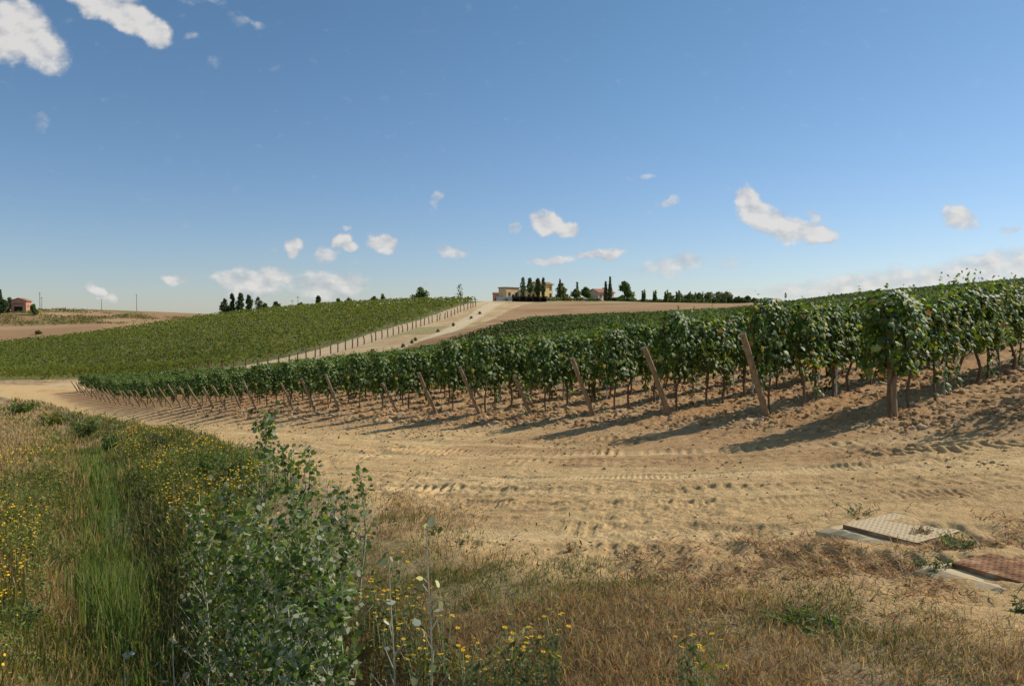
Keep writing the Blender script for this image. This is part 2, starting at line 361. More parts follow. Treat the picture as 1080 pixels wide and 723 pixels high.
def mixcol(n, cols, w, jit=.25):
    i = rng.choice(len(cols), n, p=np.array(w) / sum(w)); c = np.array(cols)[i]
    return c * (1 + rng.uniform(-jit, jit, (n, 1))) * (1 + rng.uniform(-.08, .08, (n, 3)))
def jitn(n, v, amt): return v + rng.normal(0, amt, (n, 3))

# ------------------------------------------------------------------ ground sheet
def build_ground():
    th = np.concatenate([np.linspace(-180, -54, 60, endpoint=False), np.linspace(-54, -36, 60, endpoint=False), np.linspace(-36, 36, 860, endpoint=False), np.linspace(36, 54, 60, endpoint=False), np.linspace(54, 180, 60)])
    th = np.radians(th)
    rr = np.concatenate([np.linspace(.4, 2.6, 24, endpoint=False), np.linspace(2.6, 11, 400, endpoint=False), np.geomspace(11, 32, 280, endpoint=False), np.geomspace(32, 110, 130, endpoint=False), np.geomspace(110, 420, 120, endpoint=False), np.geomspace(420, 3000, 16)])
    A, B = np.meshgrid(th, rr); x = (B * np.sin(A)).ravel(); y = (B * np.cos(A)).ravel()
    z = Z(x, y); g, k, t, lane = zones(x, y); r = np.hypot(x, y)
    n1 = fbm(x, y, .35, 4, 40); n2 = fbm(x, y, 1.7, 4, 44); n3 = fbm(x, y, .06, 4, 47)
    def c(*a): return np.array(a)[None]
    def mix(a, b, w): return a * (1 - w[:, None]) + b * w[:, None]
    sand = c(.49, .325, .15); brown = c(.34, .205, .095); soil = c(.335, .192, .086); dry = c(.34, .235, .13); green = c(.10, .115, .035)
    far_e = c(.31, .195, .10); bank = c(.43, .31, .165); pale = c(.45, .335, .205)
    col = np.repeat(sand, len(x), 0)
    wr = sstep(.38, .6, n1) * .85 * sstep(-10, -2, t) * sstep(-9, 1, x) + sstep(.5, .7, n2) * .25
    col = mix(col, brown, np.clip(wr, 0, 1))
    tr = tracks(x, y); col = mix(col, brown, np.clip(-tr * 14, 0, .4)); col = mix(col, c(.55, .38, .185), ruts(x, y) * .75)
    ws = sstep(-3.2, -.9, t + 1.6 * (n1 - .5)) * sstep(38.2, 37.4, k)
    col = mix(col, mix(np.repeat(soil, len(x), 0), c(.37, .235, .12), sstep(.4, .65, n2)), ws)
    # slopes beyond
    inblock = (t > -1) & (k < 37.7)
    beyond = (y > 80) & ~inblock
    bcol = mix(np.repeat(bank, len(x), 0), far_e, sstep(.4, .6, n1) * .6)
    bcol = mix(bcol, c(.21, .19, .075), sstep(.55, .7, fbm(x, y, .09, 4, 50)) * .7)
    fcol = mix(np.repeat(far_e, len(x), 0), c(.245, .14, .07), sstep(.35, .65, fbm(x * .25, y, .16, 4, 51)))
    TRACK = [tuple(hit(u, v, Zmid, 300)) for u, v in [(523, 319.5), (512, 326), (500, 334), (485, 342.5), (462, 353.5), (430, 370), (396, 386), (350, 396)]]
    td, _ = seg_dist(x, y, TRACK)
    bcol = mix(bcol, c(.50, .39, .245), sstep(2.6, 1.2, td + 1.2 * (n2 - .5)) * .85)
    infield = (y > fieldline(x)) & (lane > 15 - .03 * (y - 120))
    fcol = mix(fcol, c(.30, .26, .12), sstep(225, 236, y) * sstep(.35, .6, n1) * .8)
    lf = (lane < -2.2)
    lcol = mix(np.repeat(c(.17, .15, .06), len(x), 0), green, sstep(.4, .6, n1) * .7)
    lcol = np.where((y < FOOT(x) + 9 + 6 * (n1 - .5))[:, None], np.repeat(c(.40, .265, .14), len(x), 0), lcol)
    farleft = lf & (y > 205 + .0 * x) & (y > 232 - 0 * x)
    flc = mix(np.repeat(c(.34, .215, .115), len(x), 0), c(.27, .16, .08), sstep(.35, .65, fbm(x * .2, y, .1, 4, 53)))
    flc = mix(flc, c(.17, .14, .05), sstep(.42, .6, fbm(x, y, .045, 4, 55)) * sstep(-95, -150, x) * sstep(285, 320, y))
    out = np.where(beyond[:, None], bcol, col)
    out = np.where((infield & (y > 100))[:, None], fcol, out)
    lw_ = np.interp(y, [95, 140, 210], [9.5, 8., 3.6]); lane_m = (lane < .8 + .5 * (n2 - .5)) & (lane > -lw_ + .8 * (n2 - .5)) & (y > 83) & (y < 262)
    hillm = lf & (y > FOOT(x)) & beyond
    out = np.where(hillm[:, None], lcol, out); out = np.where((hillm & (y > 245))[:, None], flc, out)
    lw = np.where(lane_m, 1., 0)
    out = mix(out, mix(np.repeat(pale, len(x), 0), bank, sstep(.45, .6, n2) * .6), lw)
    road_far = beyond & (y < FOOT(x)) & lf
    out = np.where(road_far[:, None], mix(np.repeat(sand, len(x), 0), brown, sstep(.5, .7, n1) * .5), out)
    # verge: soil under the grass
    wv = sstep(-.15, .35, g + .5 * (n2 - .5)) * (y < 75)
    out = mix(out, mix(np.repeat(dry, len(x), 0), c(.17, .15, .06), sstep(.45, .65, n1) * .6), wv)
    zone = np.full(len(x), 1)                                                  # 0 verge 1 road 2 vineyard 3 bank 4 lane 5 left hill 6 field 7 far
    zone[beyond] = 3; zone[inblock & (ws > .5) & (y <= fieldline(x) + 4)] = 2; zone[infield & (y > 100)] = 6; zone[hillm] = 5; zone[lane_m] = 4; zone[road_far & (y < 95)] = 1
    zone[wv > .5] = 0; zone[(r > 420) | (hillm & (y > 245)) | (r < 0)] = 7; zone[np.abs(np.arctan2(x, y)) > R(60)] = 7
    nt_, nr = len(th), len(rr)
    i, j = np.meshgrid(np.arange(nr - 1), np.arange(nt_ - 1), indexing='ij')
    q = np.stack([i * nt_ + j, i * nt_ + j + 1, (i + 1) * nt_ + j + 1, (i + 1) * nt_ + j], -1).reshape(-1, 4)
    V = np.stack([x, y, z], 1); fz = zone[q[:, 0]]
    names = ['grass_verge', 'dirt_road', 'vineyard_soil', 'bare_bank', 'farm_lane', 'hillside', 'ploughed_field', 'ground']
    labs = ['grassy verge and ditch beside the sandy road', 'churned sandy dirt road with tyre tracks', 'tilled brown soil beneath the near vine rows', 'bare sloping bank between lane and vine rows',
            'pale farm lane climbing to the hilltop houses', 'ground beneath the yellow green hill vineyard', 'bare reddish field below the hilltop houses', 'distant ground and bare hill beyond the vineyards']
    for zi, nm in enumerate(names):
        f = q[fz == zi]
        if not len(f): continue
        if zi == 7:
            # close the hole under the camera
            pass
        ids, inv = np.unique(f, return_inverse=True)
        o = link(nm, mesh_np(nm, V[ids], [inv.reshape(-1, 4)], M['earth'], np.clip(out[ids], 0, 1), True))
        tag(o, labs[zi], kind='structure')
build_ground()

# ------------------------------------------------------------------ vines
VCOL = [(.045, .080, .018), (.075, .125, .026), (.12, .175, .04), (.20, .24, .06), (.40, .32, .07), (.26, .13, .05)]
VW = [.28, .34, .22, .125, .02, .015]
def vine_leaves(n, L=1.0, zlo=.62, zhi=2.02, half=.27, size=(.055, .125), T=VL, TF=VLF, cols=VCOL, w=VW):
    x = rng.uniform(-L / 2 - .08, L / 2 + .08, n)
    zz = zlo + (zhi - zlo) * rng.beta(1.35, 1.15, n)
    prof = half * (.55 + .45 * np.sin(np.clip((zz - zlo) / (zhi - zlo), 0, 1) * np.pi * .85 + .35))
    bulge = 1 + .5 * (vnoise(x * 5 + rng.uniform(0, 99), zz * 5, 200) * 2 - 1)
    keep = vnoise(x * 7 + rng.uniform(0, 99), zz * 6, 201) > .2
    side = rng.choice([-1, 1], n); y = side * prof * bulge * np.sqrt(rng.uniform(.15, 1.15, n))
    top = sstep(zhi - .3, zhi, zz)
    nrm = np.stack([rng.normal(0, .5, n), side * (1 - .6 * top), .45 + .8 * top + rng.normal(0, .3, n)], 1)
    P = np.stack([x, y + rng.normal(0, .03, n), zz], 1)[keep]; nrm = nrm[keep]; n = len(P)
    return scatter(T, TF, P, jitn(n, nrm, .45), rng.uniform(*size, n), rng.normal(0, .8, n), mixcol(n, cols, w))
def vine_shoots(ns, L=1.0, z0=1.85):
    P, S = [], []
    for _ in range(ns):
        b = np.array([rng.uniform(-L / 2, L / 2), rng.uniform(-.2, .2), z0]); d = np.array([rng.normal(0, .3), rng.normal(0, .3), 1.]); ln = rng.uniform(.1, .42)
        for q in np.linspace(0, 1, int(ln / .05) + 2): P.append(b + d * q * ln + rng.normal(0, .02, 3)); S.append(.12 * (1 - .6 * q))
    n = len(P); P = np.array(P)
    return scatter(VL, VLF, P, jitn(n, np.array([0, 0, .5]), .6), np.array(S), rng.uniform(0, 6, n), mixcol(n, VCOL[1:4], [.4, .4, .3]))
vine_protos = []
for vi in range(8):
    sets = [vine_leaves(int(rng.integers(760, 960)), zlo=rng.uniform(.62, .82), zhi=rng.uniform(1.85, 2.05)), vine_shoots(int(rng.integers(2, 6)))]
    for q in range(0 if vi < 2 else rng.integers(0, 3)):                                          # hanging shoots
        n = 26; xx = rng.uniform(-.4, .4); s_ = rng.choice([-1, 1]); zz = rng.uniform(.2, .8, n)
        sets.append(scatter(VL, VLF, np.stack([xx + rng.normal(0, .06, n), s_ * rng.uniform(.05, .25, n), zz], 1), jitn(n, np.array([0, s_, .4]), .4), rng.uniform(.07, .12, n), rng.normal(0, .8, n), mixcol(n, VCOL, [.2, .3, .3, .2, .08, .05])))
    crown = mesh_np('vine_crown', *joinsets(sets)[:2], M['vine_leaf'], joinsets(sets)[2]) if False else None
    V_, F_, C_ = joinsets(sets); crown = mesh_np('vine_crown', V_, F_, M['vine_leaf'], C_)
    mb = MB(); bx, by = rng.normal(0, .03, 2)
    zs_ = np.linspace(-.12, .85, 7)
    mb.tube([(bx * math.sin(z * 4) + rng.normal(0, .01), by * math.sin(z * 5) + rng.normal(0, .01), z) for z in zs_], np.linspace(.03, .019, 7) * rng.uniform(.8, 1.2), 7, .15)
    for s_ in (-1, 1): mb.tube([(0, 0, .82), (.12 * s_, 0, .92), (.5 * s_, rng.normal(0, .03), .95 + rng.normal(0, .03))], [.018, .015, .01], 6, .1)
    for q in range(4):
        a = rng.uniform(-.45, .45); mb.tube([(a, 0, .94), (a + rng.normal(0, .06), rng.normal(0, .08), 1.4), (a + rng.normal(0, .1), rng.normal(0, .12), 1.9)], [.008, .006, .004], 5)
    vine_protos.append((mb.mesh('vine_trunk', M['vine_wood'], True), crown))
end_protos = []
for vi in range(2):
    n = 620; th_ = rng.uniform(0, 6.28, n); q = np.sqrt(rng.uniform(.25, 1.1, n)); zz = rng.beta(1.3, 1.1, n); wz = .45 + .55 * np.sin(np.clip(zz * .8 + .12, 0, 1) * np.pi)
    rr_ = q * wz * (1 + .3 * (vnoise(th_ * 2.2, zz * 4, 210 + vi) * 2 - 1)); P_ = np.stack([-.12 + .5 * rr_ * np.cos(th_), .5 * rr_ * np.sin(th_), .72 + 1.38 * zz], 1)
    nn_ = np.stack([np.cos(th_), np.sin(th_), .45 + .8 * (zz > .8)], 1)
    keep = vnoise(th_ * 3, zz * 7, 220 + vi) > .22; P_, nn_ = P_[keep], nn_[keep]; n = len(P_)
    es = scatter(VL, VLF, P_, jitn(n, nn_, .45), rng.uniform(.06, .125, n), rng.normal(0, .8, n), mixcol(n, VCOL, VW))
    V_, F_, C_ = joinsets([vine_leaves(500, zlo=.75, zhi=1.95), es, vine_shoots(3)]); end_protos.append((vine_protos[vi][0], mesh_np('vine_crown', V_, F_, M['vine_leaf'], C_)))
ORD = ['first', 'second', 'third', 'fourth', 'fifth', 'sixth', 'seventh', 'eighth', 'ninth', 'tenth', 'eleventh', 'twelfth', 'thirteenth', 'fourteenth', 'fifteenth', 'sixteenth', 'seventeenth', 'eighteenth', 'nineteenth', 'twentieth',
       'twenty-first', 'twenty-second', 'twenty-third', 'twenty-fourth', 'twenty-fifth', 'twenty-sixth', 'twenty-seventh', 'twenty-eighth', 'twenty-ninth', 'thirtieth', 'thirty-first', 'thirty-second', 'thirty-third', 'thirty-fourth', 'thirty-fifth', 'thirty-sixth', 'thirty-seventh', 'thirty-eighth']
ROWANG = math.atan2(RD[1], RD[0])
SP = .9
def nind(k): return [12, 13, 12, 11, 10, 10, 9, 9, 8, 8, 8, 8][k] if k < 12 else (7 if k < 24 else 6)
def row_t0(k): return {0: -.1, 1: .2, 2: .35}.get(k, (.4 if k < 8 else .75) + .25 * math.sin(k * 2.3))
def hfac(k): return .965 if k < 3 else .98 if k < 6 else (1 - .012 * min(k - 5, 10))
vine_xy = []
for k in range(NR):
    for i in range(nind(k)):
        t = row_t0(k) + i * SP + rng.normal(0, .06); p = row_pt(k, t) + rng.normal(0, .04, 2); vine_xy.append((k, i, p))
vz = Zmid(np.array([p[0] for *_, p in vine_xy]), np.array([p[1] for *_, p in vine_xy]))
for (k, i, p), z in zip(vine_xy, vz):
    tr_, cr_ = vine_protos[rng.integers(len(vine_protos)) if i > 1 else (k + i) % 2] if i else end_protos[k % 2]
    e = empty('grapevine', (p[0], p[1], z), ROWANG + (math.pi if i and rng.random() < .5 else 0)); s = rng.uniform(.93, 1.06) * hfac(k); e.scale = (1.2, .9, s) if i == 0 and k == 0 else ((1.1, .68, s) if i == 0 else (1, 1.0, s))
    lab = f'leafy grapevine, {ORD[i]} from the track in the row starting at the stout upright post' if k == 0 else f'leafy grapevine, {ORD[i]} from the track in the {ORD[k-1]} row past the stout post'
    tag(e, lab, 'grapevine', 'grapevines in rows beside the dirt road')
    link('trunk', tr_, e); link('crown', cr_, e)
# the rest of the vines in the near block: one mass
def row_leaves(k, ts, dens_scale=1.):
    """leaf cards along row k for positions ts (numpy array of segment centres, 1 m)"""
    P_, S_, L_ = [], [], []
    for t in ts:
        p = row_pt(k, t); d = math.hypot(*p); s = max(.13, .0026 * d)
        n = int(3.1 / (s * s) * 1.1 * dens_scale)
        P_.append((np.full(n, k), t + rng.uniform(-.55, .55, n), np.full(n, s)))
    if not P_: return None
    k_ = np.concatenate([a[0] for a in P_]); t_ = np.concatenate([a[1] for a in P_]); s_ = np.concatenate([a[2] for a in P_]); n = len(k_)
    zz = rng.beta(1.5, .95, n); top = sstep(.8, 1, zz); side = rng.choice([-1, 1], n)
    hv = 2.02 * (1 + .07 * (vnoise(t_ * 1.1, k_ * 7.7, 60) * 2 - 1) + .09 * (vnoise(t_ * 4, k_ * 3.3, 61) - .5))
    h = .55 + (hv * hfac(int(k)) - .55) * zz
    off = side * .27 * (1 - .45 * top) * np.sqrt(rng.uniform(.1, 1.1, n))
    x = P0[0] + k_ * E1[0] + t_ * RD[0] - off * RD[1]; y = P0[1] + k_ * E1[1] + t_ * RD[1] + off * RD[0]
    nr_ = np.stack([-side * RD[1] * (1 - .7 * top), side * RD[0] * (1 - .7 * top), .5 + .6 * top], 1)
    return x, y, h, s_ * rng.uniform(.8, 1.3, n), nr_
def mass(rows, name, label, cols, w, mat, jit=.22):
    xs = [r for r in rows if r is not None]
    x, y, h, s, nr_ = [np.concatenate([r[i] for r in xs]) for i in range(5)]; n = len(x)
    z = Zmid(x, y) + h
    cc_ = mixcol(n, cols, w, jit) * (.72 + .56 * fbm(x, y, .035, 3, 150))[:, None]
    V_, F_, C_ = scatter(KITE, KF, np.stack([x, y, z], 1) , jitn(n, nr_, .35), s, rng.normal(0, .9, n), cc_)
    o = link(name, mesh_np(name, V_, F_, mat, C_)); tag(o, label, 'vines', kind='stuff'); return o
rows = []
for k in range(-6, NR):
    if k < 0: ts = np.arange(.6, 30, 1.)
    else:
        t1 = row_t0(k) + nind(k) * SP - .05
        ts = np.arange(t1 + .1, 260, 1.)
    P = P0[None] + k * E1[None] + ts[:, None] * RD[None]; ok = (P[:, 1] < fieldline(P[:, 0])) & (P[:, 1] < 205)
    az = np.degrees(np.arctan2(P[:, 0], P[:, 1])); ok &= (az < 38)
    if k == 0: pass
    rows.append(row_leaves(k, ts[ok], .85 if k < 0 else .7)); tf = ts[ok & (np.hypot(P[:, 0], P[:, 1]) > 62)]; rows.append(row_leaves(k, tf, .55))
mass(rows, 'far_grapevines', 'dark green mass of vine rows running uphill behind the nearest vines', [(.042, .072, .018), (.066, .105, .025), (.095, .14, .036), (.15, .18, .05)], [.33, .37, .21, .09], M['mass_leaf'])
# hill vineyard on the far side of the lane
rows = []
LU = LKD / np.hypot(*LKD); RL = np.array([-.93, .36])
for j in range(-48, 60):
    b = LK0 + LKD * (j * .9 + 0.) + np.array([-.95, .22]) * float(np.interp(j, [0, 14, 45], [11., 9., 4.5]))
    ts = np.arange(0, 190, 1.); P = b[None] + ts[:, None] * RL[None]
    ok = (P[:, 1] > FOOT(P[:, 0]) + 1) & (P[:, 1] < 246) & (np.degrees(np.arctan2(P[:, 0], P[:, 1])) > -42) & (P[:, 1] < 236 + np.clip(P[:, 0] + 60, -70, 0) * .55)
    ts = ts[ok]
    if not len(ts): continue
    d = np.hypot(*P[ok].T).mean(); s = max(.24, .0021 * d); n = int(len(ts) * 2.6 / s / s * .8)
    t_ = rng.choice(ts, n) + rng.uniform(-.5, .5, n)
    keep = vnoise(t_ * .5, np.full(n, j * 5.1), 70) > .12; t_ = t_[keep]; n = len(t_)
    zz = rng.beta(1.4, 1, n); side = rng.choice([-1, 1], n); off = side * .32 * np.sqrt(rng.uniform(.1, 1.1, n))
    x = b[0] + RL[0] * t_ - RL[1] * off; y = b[1] + RL[1] * t_ + RL[0] * off
    h = .45 + zz * (1.25 + .25 * (vnoise(t_ * .9, np.full(n, j * 3.), 71) - .5))
    rows.append((x, y, h, s * rng.uniform(.7, 1.3, n), np.stack([RL[1] * -side, RL[0] * side, np.full(n, .7)], 1)))
mass(rows, 'hill_grapevines', 'yellow green vineyard covering the hillside beyond the fenced lane', [(.105, .13, .033), (.135, .16, .042), (.17, .19, .052), (.23, .22, .07)], [.3, .4, .24, .06], M['far_leaf'], .1)

# ------------------------------------------------------------------ row end posts and stakes
def lean_post(base, top, r, name, mat, sink=.3):
    b = np.array(base, float); d = np.array(top) - b; L = np.linalg.norm(d); u = d / L
    P = [(-u * sink), u * L * .3, u * L * .65, u * L]; P = [p + (0 if i in (0, 3) else rng.normal(0, .008, 3)) for i, p in enumerate(P)]
    mb = MB(); mb.tube(P, [r * 1.04, r, r * .97, r * .9], 10, .05)
    return link(name, mb.mesh(name, mat, False), loc=tuple(b))
SKIP = {8, 12}
TOPD = {0: (.2, 1.6, .076), 1: (1.0, 1.5, .062), 2: (.85, 1.42, .062), 3: (.75, 1.35, .058), 4: (.62, 1.05, .05), 5: (.8, 1.38, .058), 6: (.7, 1.3, .055), 7: (.65, 1.05, .05)}
for k in range(NR):
    if k in SKIP: continue
    dl, h, r = TOPD.get(k, (rng.uniform(.6, .85), rng.uniform(1.2, 1.45), rng.uniform(.048, .06)))
    p = row_pt(k, 0); z = float(Zmid([p[0]], [p[1]])[0])
    q = p - RD * dl + rng.normal(0, .04, 2)
    o = lean_post((p[0], p[1], z), (q[0], q[1], z + h), r * .88, 'wooden_post', M['post'])
    tag(o, 'stout nearly upright wooden end post standing inside the nearest leafy vine' if k == 0 else f'leaning round wooden end post, {ORD[k-1]} along the track from the stout upright post', 'post', 'leaning end posts of the vine rows')
n_st = 0
for k in range(14):
    for m_ in range(3 if k < 4 else 2):
        t = 2.6 + m_ * 3.6 + (k % 3) * .4
        if m_ and k > 5: continue
        p = row_pt(k, t); z = float(Zmid([p[0]], [p[1]])[0])
        mb = MB(); mb.box(-.022, .022, -.003, .003, -.25, 1.9); mb.box(-.022, -.016, -.0029, .02, -.25, 1.9); mb.box(.016, .022, -.0029, .02, -.25, 1.9)
        o = link('trellis_stake', mb.mesh('trellis_stake', M['stake']), loc=(p[0], p[1], z), rot=(0, 0, ROWANG))
        tag(o, f'thin grey metal trellis stake, {ORD[m_]} in the ' + ('row of the stout upright post' if k == 0 else f'{ORD[k-1]} vine row past the stout post'), 'stake', 'metal stakes in the vine rows')

# lane fence
fe = empty('post_fence', (LK0[0], LK0[1], float(Zmid([LK0[0]], [LK0[1]])[0])))
tag(fe, 'long line of brown wooden posts and wire along the climbing lane', 'fence')
fo = np.array(fe.location); mb1 = MB(); tops = []
for k in range(-4, 44):
    p = LK0 + LKD * k + rng.normal(0, .12, 2) + np.array([.9, 0]); z = float(Zmid([p[0]], [p[1]])[0]); h = rng.uniform(1.45, 1.75)
    mb = MB(); mb.tube([(0, 0, -.2), (rng.normal(0, .03), 0, .7), (rng.normal(0, .07), 0, h)], [.12, .115, .105], 7, .05)
    link('post', mb.mesh('post', M['pale_post']), fe, loc=tuple(np.array([p[0], p[1], z]) - fo)); tops.append(np.array([p[0], p[1], z]) - fo)
for hz in (.7, 1.25): mb1.tube([q + np.array([0, -.1, hz]) for q in tops], .006, 4)
link('wire', mb1.mesh('wire', M['wire']), fe)

# ------------------------------------------------------------------ inspection covers
def cover(A, B, Lx, name, label, dust, right_ext):
    A = np.array(A); B = np.array(B); d = B - A; w = np.hypot(d[0], d[1]); ang = math.atan2(d[1], d[0]) - math.pi / 2   # local +y = A->B
    gz = float(Zmid([A[0]], [A[1]])[0]); zt = A[2]
    e = empty(name, (A[0], A[1], gz), ang); tag(e, label, 'manhole cover')
    h = zt - gz
    mb = MB()                                                                     # concrete frame, slightly larger, chipped
    nx, ny = 14, 14; x0, x1, y0, y1 = -.12, Lx + .03, -.11 - right_ext, w + .03; top = h - .033
    V = []; Fs = []
    for j in range(ny + 1):
        for i in range(nx + 1):
            ex = min(i, nx - i, j, ny - j)
            V.append((x0 + (x1 - x0) * i / nx + (random.uniform(-.025, .025) if ex == 0 else 0), y0 + (y1 - y0) * j / ny + (random.uniform(-.025, .025) if ex == 0 else 0), top + random.uniform(-.005, .003) - (.02 + random.uniform(0, .015) if ex == 0 else 0)))
    for j in range(ny):
        for i in range(nx): a = j * (nx + 1) + i; Fs.append((a, a + 1, a + nx + 2, a + nx + 1))
    rim = [i for i in range(nx + 1)] + [j * (nx + 1) + nx for j in range(1, ny + 1)] + [ny * (nx + 1) + i for i in range(nx - 1, -1, -1)] + [j * (nx + 1) for j in range(ny - 1, 0, -1)]
    n0 = len(V); V += [(V[i][0], V[i][1], -.35) for i in rim]
    for q in range(len(rim)): a, b = rim[q], rim[(q + 1) % len(rim)]; Fs.append((a, n0 + q, n0 + (q + 1) % len(rim), b))
    mb.add(V, Fs); link('concrete_base', mb.mesh('concrete_base', M['concrete']), e)
    lid = MB(); lid.box(0, Lx, 0, w, h - .032, h - .004)
    step = .036; j = 0
    for yy in np.arange(.02, w - .01, step):
        for xx in np.arange(.02 + (j % 2) * step / 2, Lx - .02, step):                # raised tread bars
            a = R(45) if (int(round(xx / step * 2)) % 2) else R(-45); c_, s_ = math.cos(a), math.sin(a); l, b = .0135, .004
            q = [(xx + c_ * l, yy + s_ * l), (xx - s_ * b, yy + c_ * b), (xx - c_ * l, yy - s_ * l), (xx + s_ * b, yy - c_ * b)]
            n = [(px, py, h - .0045) for px, py in q] + [(xx + (px - xx) * .7, yy + (py - yy) * .7, h - .0015) for px, py in q]
            lid.add(n, [(4, 5, 6, 7)] + [(i, (i + 1) % 4, 4 + (i + 1) % 4, 4 + i) for i in range(4)])
        j += 1
    lo = link('steel_lid', lid.mesh('steel_lid', M['steel']), e); lo['dust'] = dust
    return e
cover(LIDS[0]['A'], LIDS[0]['B'], .56, 'inspection_cover', 'dusty pale square chequer plate lid on concrete, half drifted with sand', .44, 0)
cover(LIDS[1]['A'], LIDS[1]['B'], .78, 'inspection_cover', 'rusty red brown chequer plate lid on a thick concrete rim', .0, .07)

# ------------------------------------------------------------------ trees
TCOL = {'dark': ([(.05, .075, .03), (.07, .10, .04), (.10, .13, .055)], [.4, .4, .2]), 'olive': ([(.11, .13, .06), (.15, .17, .085), (.2, .21, .12)], [.35, .4, .25]), 'mid': ([(.06, .095, .03), (.085, .13, .04), (.12, .17, .06)], [.35, .4, .25]), 'yellow': ([(.16, .14, .04), (.22, .19, .07), (.1, .1, .03)], [.4, .3, .3])}
def tree(name, u, vtop, Y, wpx, kind, colr, label, cat, group=None, trunk_frac=.12, leaf=None, dens=1., skew=0):
    x = (u - CX) / F * Y; z = float(Zmid([x], [Y])[0]); H = at(u, vtop, Y)[2] - z; H = max(H, .6); Wd = wpx / F * Y
    e = empty(name, (x, Y, z)); tag(e, label, cat, group)
    lf = leaf or max(.16, Y * .0019); cols, w = TCOL[colr]
    if kind == 'cypress':
        n = int(620 * dens); zz = rng.beta(1.1, 1.4, n); pr = (np.sin(np.clip(zz * 1.02 + .06, 0, 1) ** .6 * np.pi)) ** .7 * .5 * Wd
        a = rng.uniform(0, 2 * np.pi, n); rr_ = pr * np.sqrt(rng.uniform(.2, 1.1, n)); P = np.stack([rr_ * np.cos(a), rr_ * np.sin(a), H * (trunk_frac * .5 + (1 - trunk_frac * .5) * zz)], 1)
        nr_ = np.stack([np.cos(a), np.sin(a), np.full(n, .3)], 1); lf *= .8
    elif kind == 'pillar':
        n = int(640 * dens); zz = rng.uniform(0, 1, n); lump = 1 + .3 * np.sin(zz * 9 + rng.uniform(0, 6)); pr = np.minimum(1, np.minimum(zz * 6 + .3, (1 - zz) * 5 + .25)) * .5 * Wd * lump
        a = rng.uniform(0, 2 * np.pi, n); rr_ = pr * np.sqrt(rng.uniform(.2, 1.05, n)); P = np.stack([rr_ * np.cos(a), rr_ * np.sin(a), H * (trunk_frac + (1 - trunk_frac) * zz)], 1)
        nr_ = np.stack([np.cos(a), np.sin(a), np.full(n, .4)], 1); lf *= .9
    else:
        nl = 9 if kind == 'round' else (6 if kind == 'sparse' else 12)
        cs = []; 
        for q in range(nl):
            a = rng.uniform(0, 6.28); rr_ = Wd * .5 * rng.uniform(.15, .68); hz = rng.uniform(.35, .88) if kind != 'shrub' else rng.uniform(.15, .8)
            cs.append((rr_ * math.cos(a) * (1 if hz < .7 else .6) + skew * Wd * (hz - .5), rr_ * math.sin(a), H * hz, Wd * rng.uniform(.17, .28), H * rng.uniform(.12, .22)))
        if kind == 'pine': cs = [(rng.normal(0, .05) * Wd + (rng.uniform(-.36, .36) * Wd * (1 - hz * .75)), rng.uniform(-.3, .3) * Wd * (1 - hz), H * hz, Wd * .22 * (1.15 - hz * .6), H * .09) for hz in np.linspace(.2, .92, 14)]
        cs.append((skew * Wd * .3, 0, H * .9, Wd * .13, H * .1))
        PP, NN = [], []; m = int((1300 if kind != 'sparse' else 160) * dens / len(cs))
        for cx, cy, cz, rw, rh in cs:
            v = rng.normal(0, 1, (m, 3)); v /= np.linalg.norm(v, axis=1, keepdims=True); v *= rng.uniform(.45, 1.1, (m, 1)) ** .5
            PP.append(np.array([cx, cy, cz]) + v * np.array([rw, rw, rh])); NN.append(v + np.array([0, 0, .4]))
        P = np.concatenate(PP); nr_ = np.concatenate(NN); n = len(P); P[:, 2] = np.maximum(P[:, 2], .05)
    V_, F_, C_ = scatter(KITE, KF, P, jitn(n, nr_, .5), lf * rng.uniform(.7, 1.4, n), rng.uniform(0, 6.28, n), mixcol(n, cols, w))
    link('crown', mesh_np('crown', V_, F_, M['tree_leaf'], C_), e)
    mb = MB(); r0 = max(.06, H * .022); th_ = H * (.85 if kind in ('cypress', 'pillar', 'pine') else .6)
    mb.tube([(0, 0, -.3), (rng.normal(0, .02) * H, 0, th_ * .5), (skew * Wd * .2, 0, th_)], [r0 * 1.2, r0, r0 * .4], 7, .1)
    if kind in ('round', 'sparse', 'broad'):
        for q in range(5):
            a = rng.uniform(0, 6.28); mb.tube([(0, 0, th_ * rng.uniform(.45, .8)), (math.cos(a) * Wd * .18, math.sin(a) * Wd * .18, H * .62), (math.cos(a) * Wd * .33, math.sin(a) * Wd * .33, H * .8)], [r0 * .5, r0 * .3, r0 * .12], 5)
    link('trunk', mb.mesh('trunk', M['bark']), e)
    return e
# clump on the left crest
G1 = 'dark trees in a clump on the hill crest'
tree('pine_tree', 237.5, 315, 243, 14, 'shrub', 'dark', 'broad low dark tree at the house-facing end of the crest clump', 'tree', G1)
tree('cypress_tree', 245.5, 309.5, 244, 6, 'pine', 'dark', 'thin dark spire tree in the crest clump', 'tree', G1)
tree('pine_tree', 254, 309, 245, 15, 'pine', 'dark', 'tallest ragged pine in the middle of the crest clump', 'tree', G1)
tree('pine_tree', 263, 311.5, 244, 11, 'pine', 'dark', 'narrow ragged pine with browned side in the crest clump', 'tree', G1)
tree('pine_tree', 272.5, 313, 246, 14, 'sparse', 'dark', 'open tree with bare trunk showing in the crest clump', 'tree', G1, .3, dens=2.2)
tree('bush', 280, 320, 243, 8, 'shrub', 'dark', 'low dark bush beside the open tree of the crest clump', 'bush')
tree('bush', 291, 318, 243, 15, 'shrub', 'dark', 'wide dark rounded bush at the end of the crest clump', 'bush')
tree('bush', 318, 319.5, 240, 7, 'shrub', 'mid', 'small bright green bush beside two thin poles on the crest', 'bush')
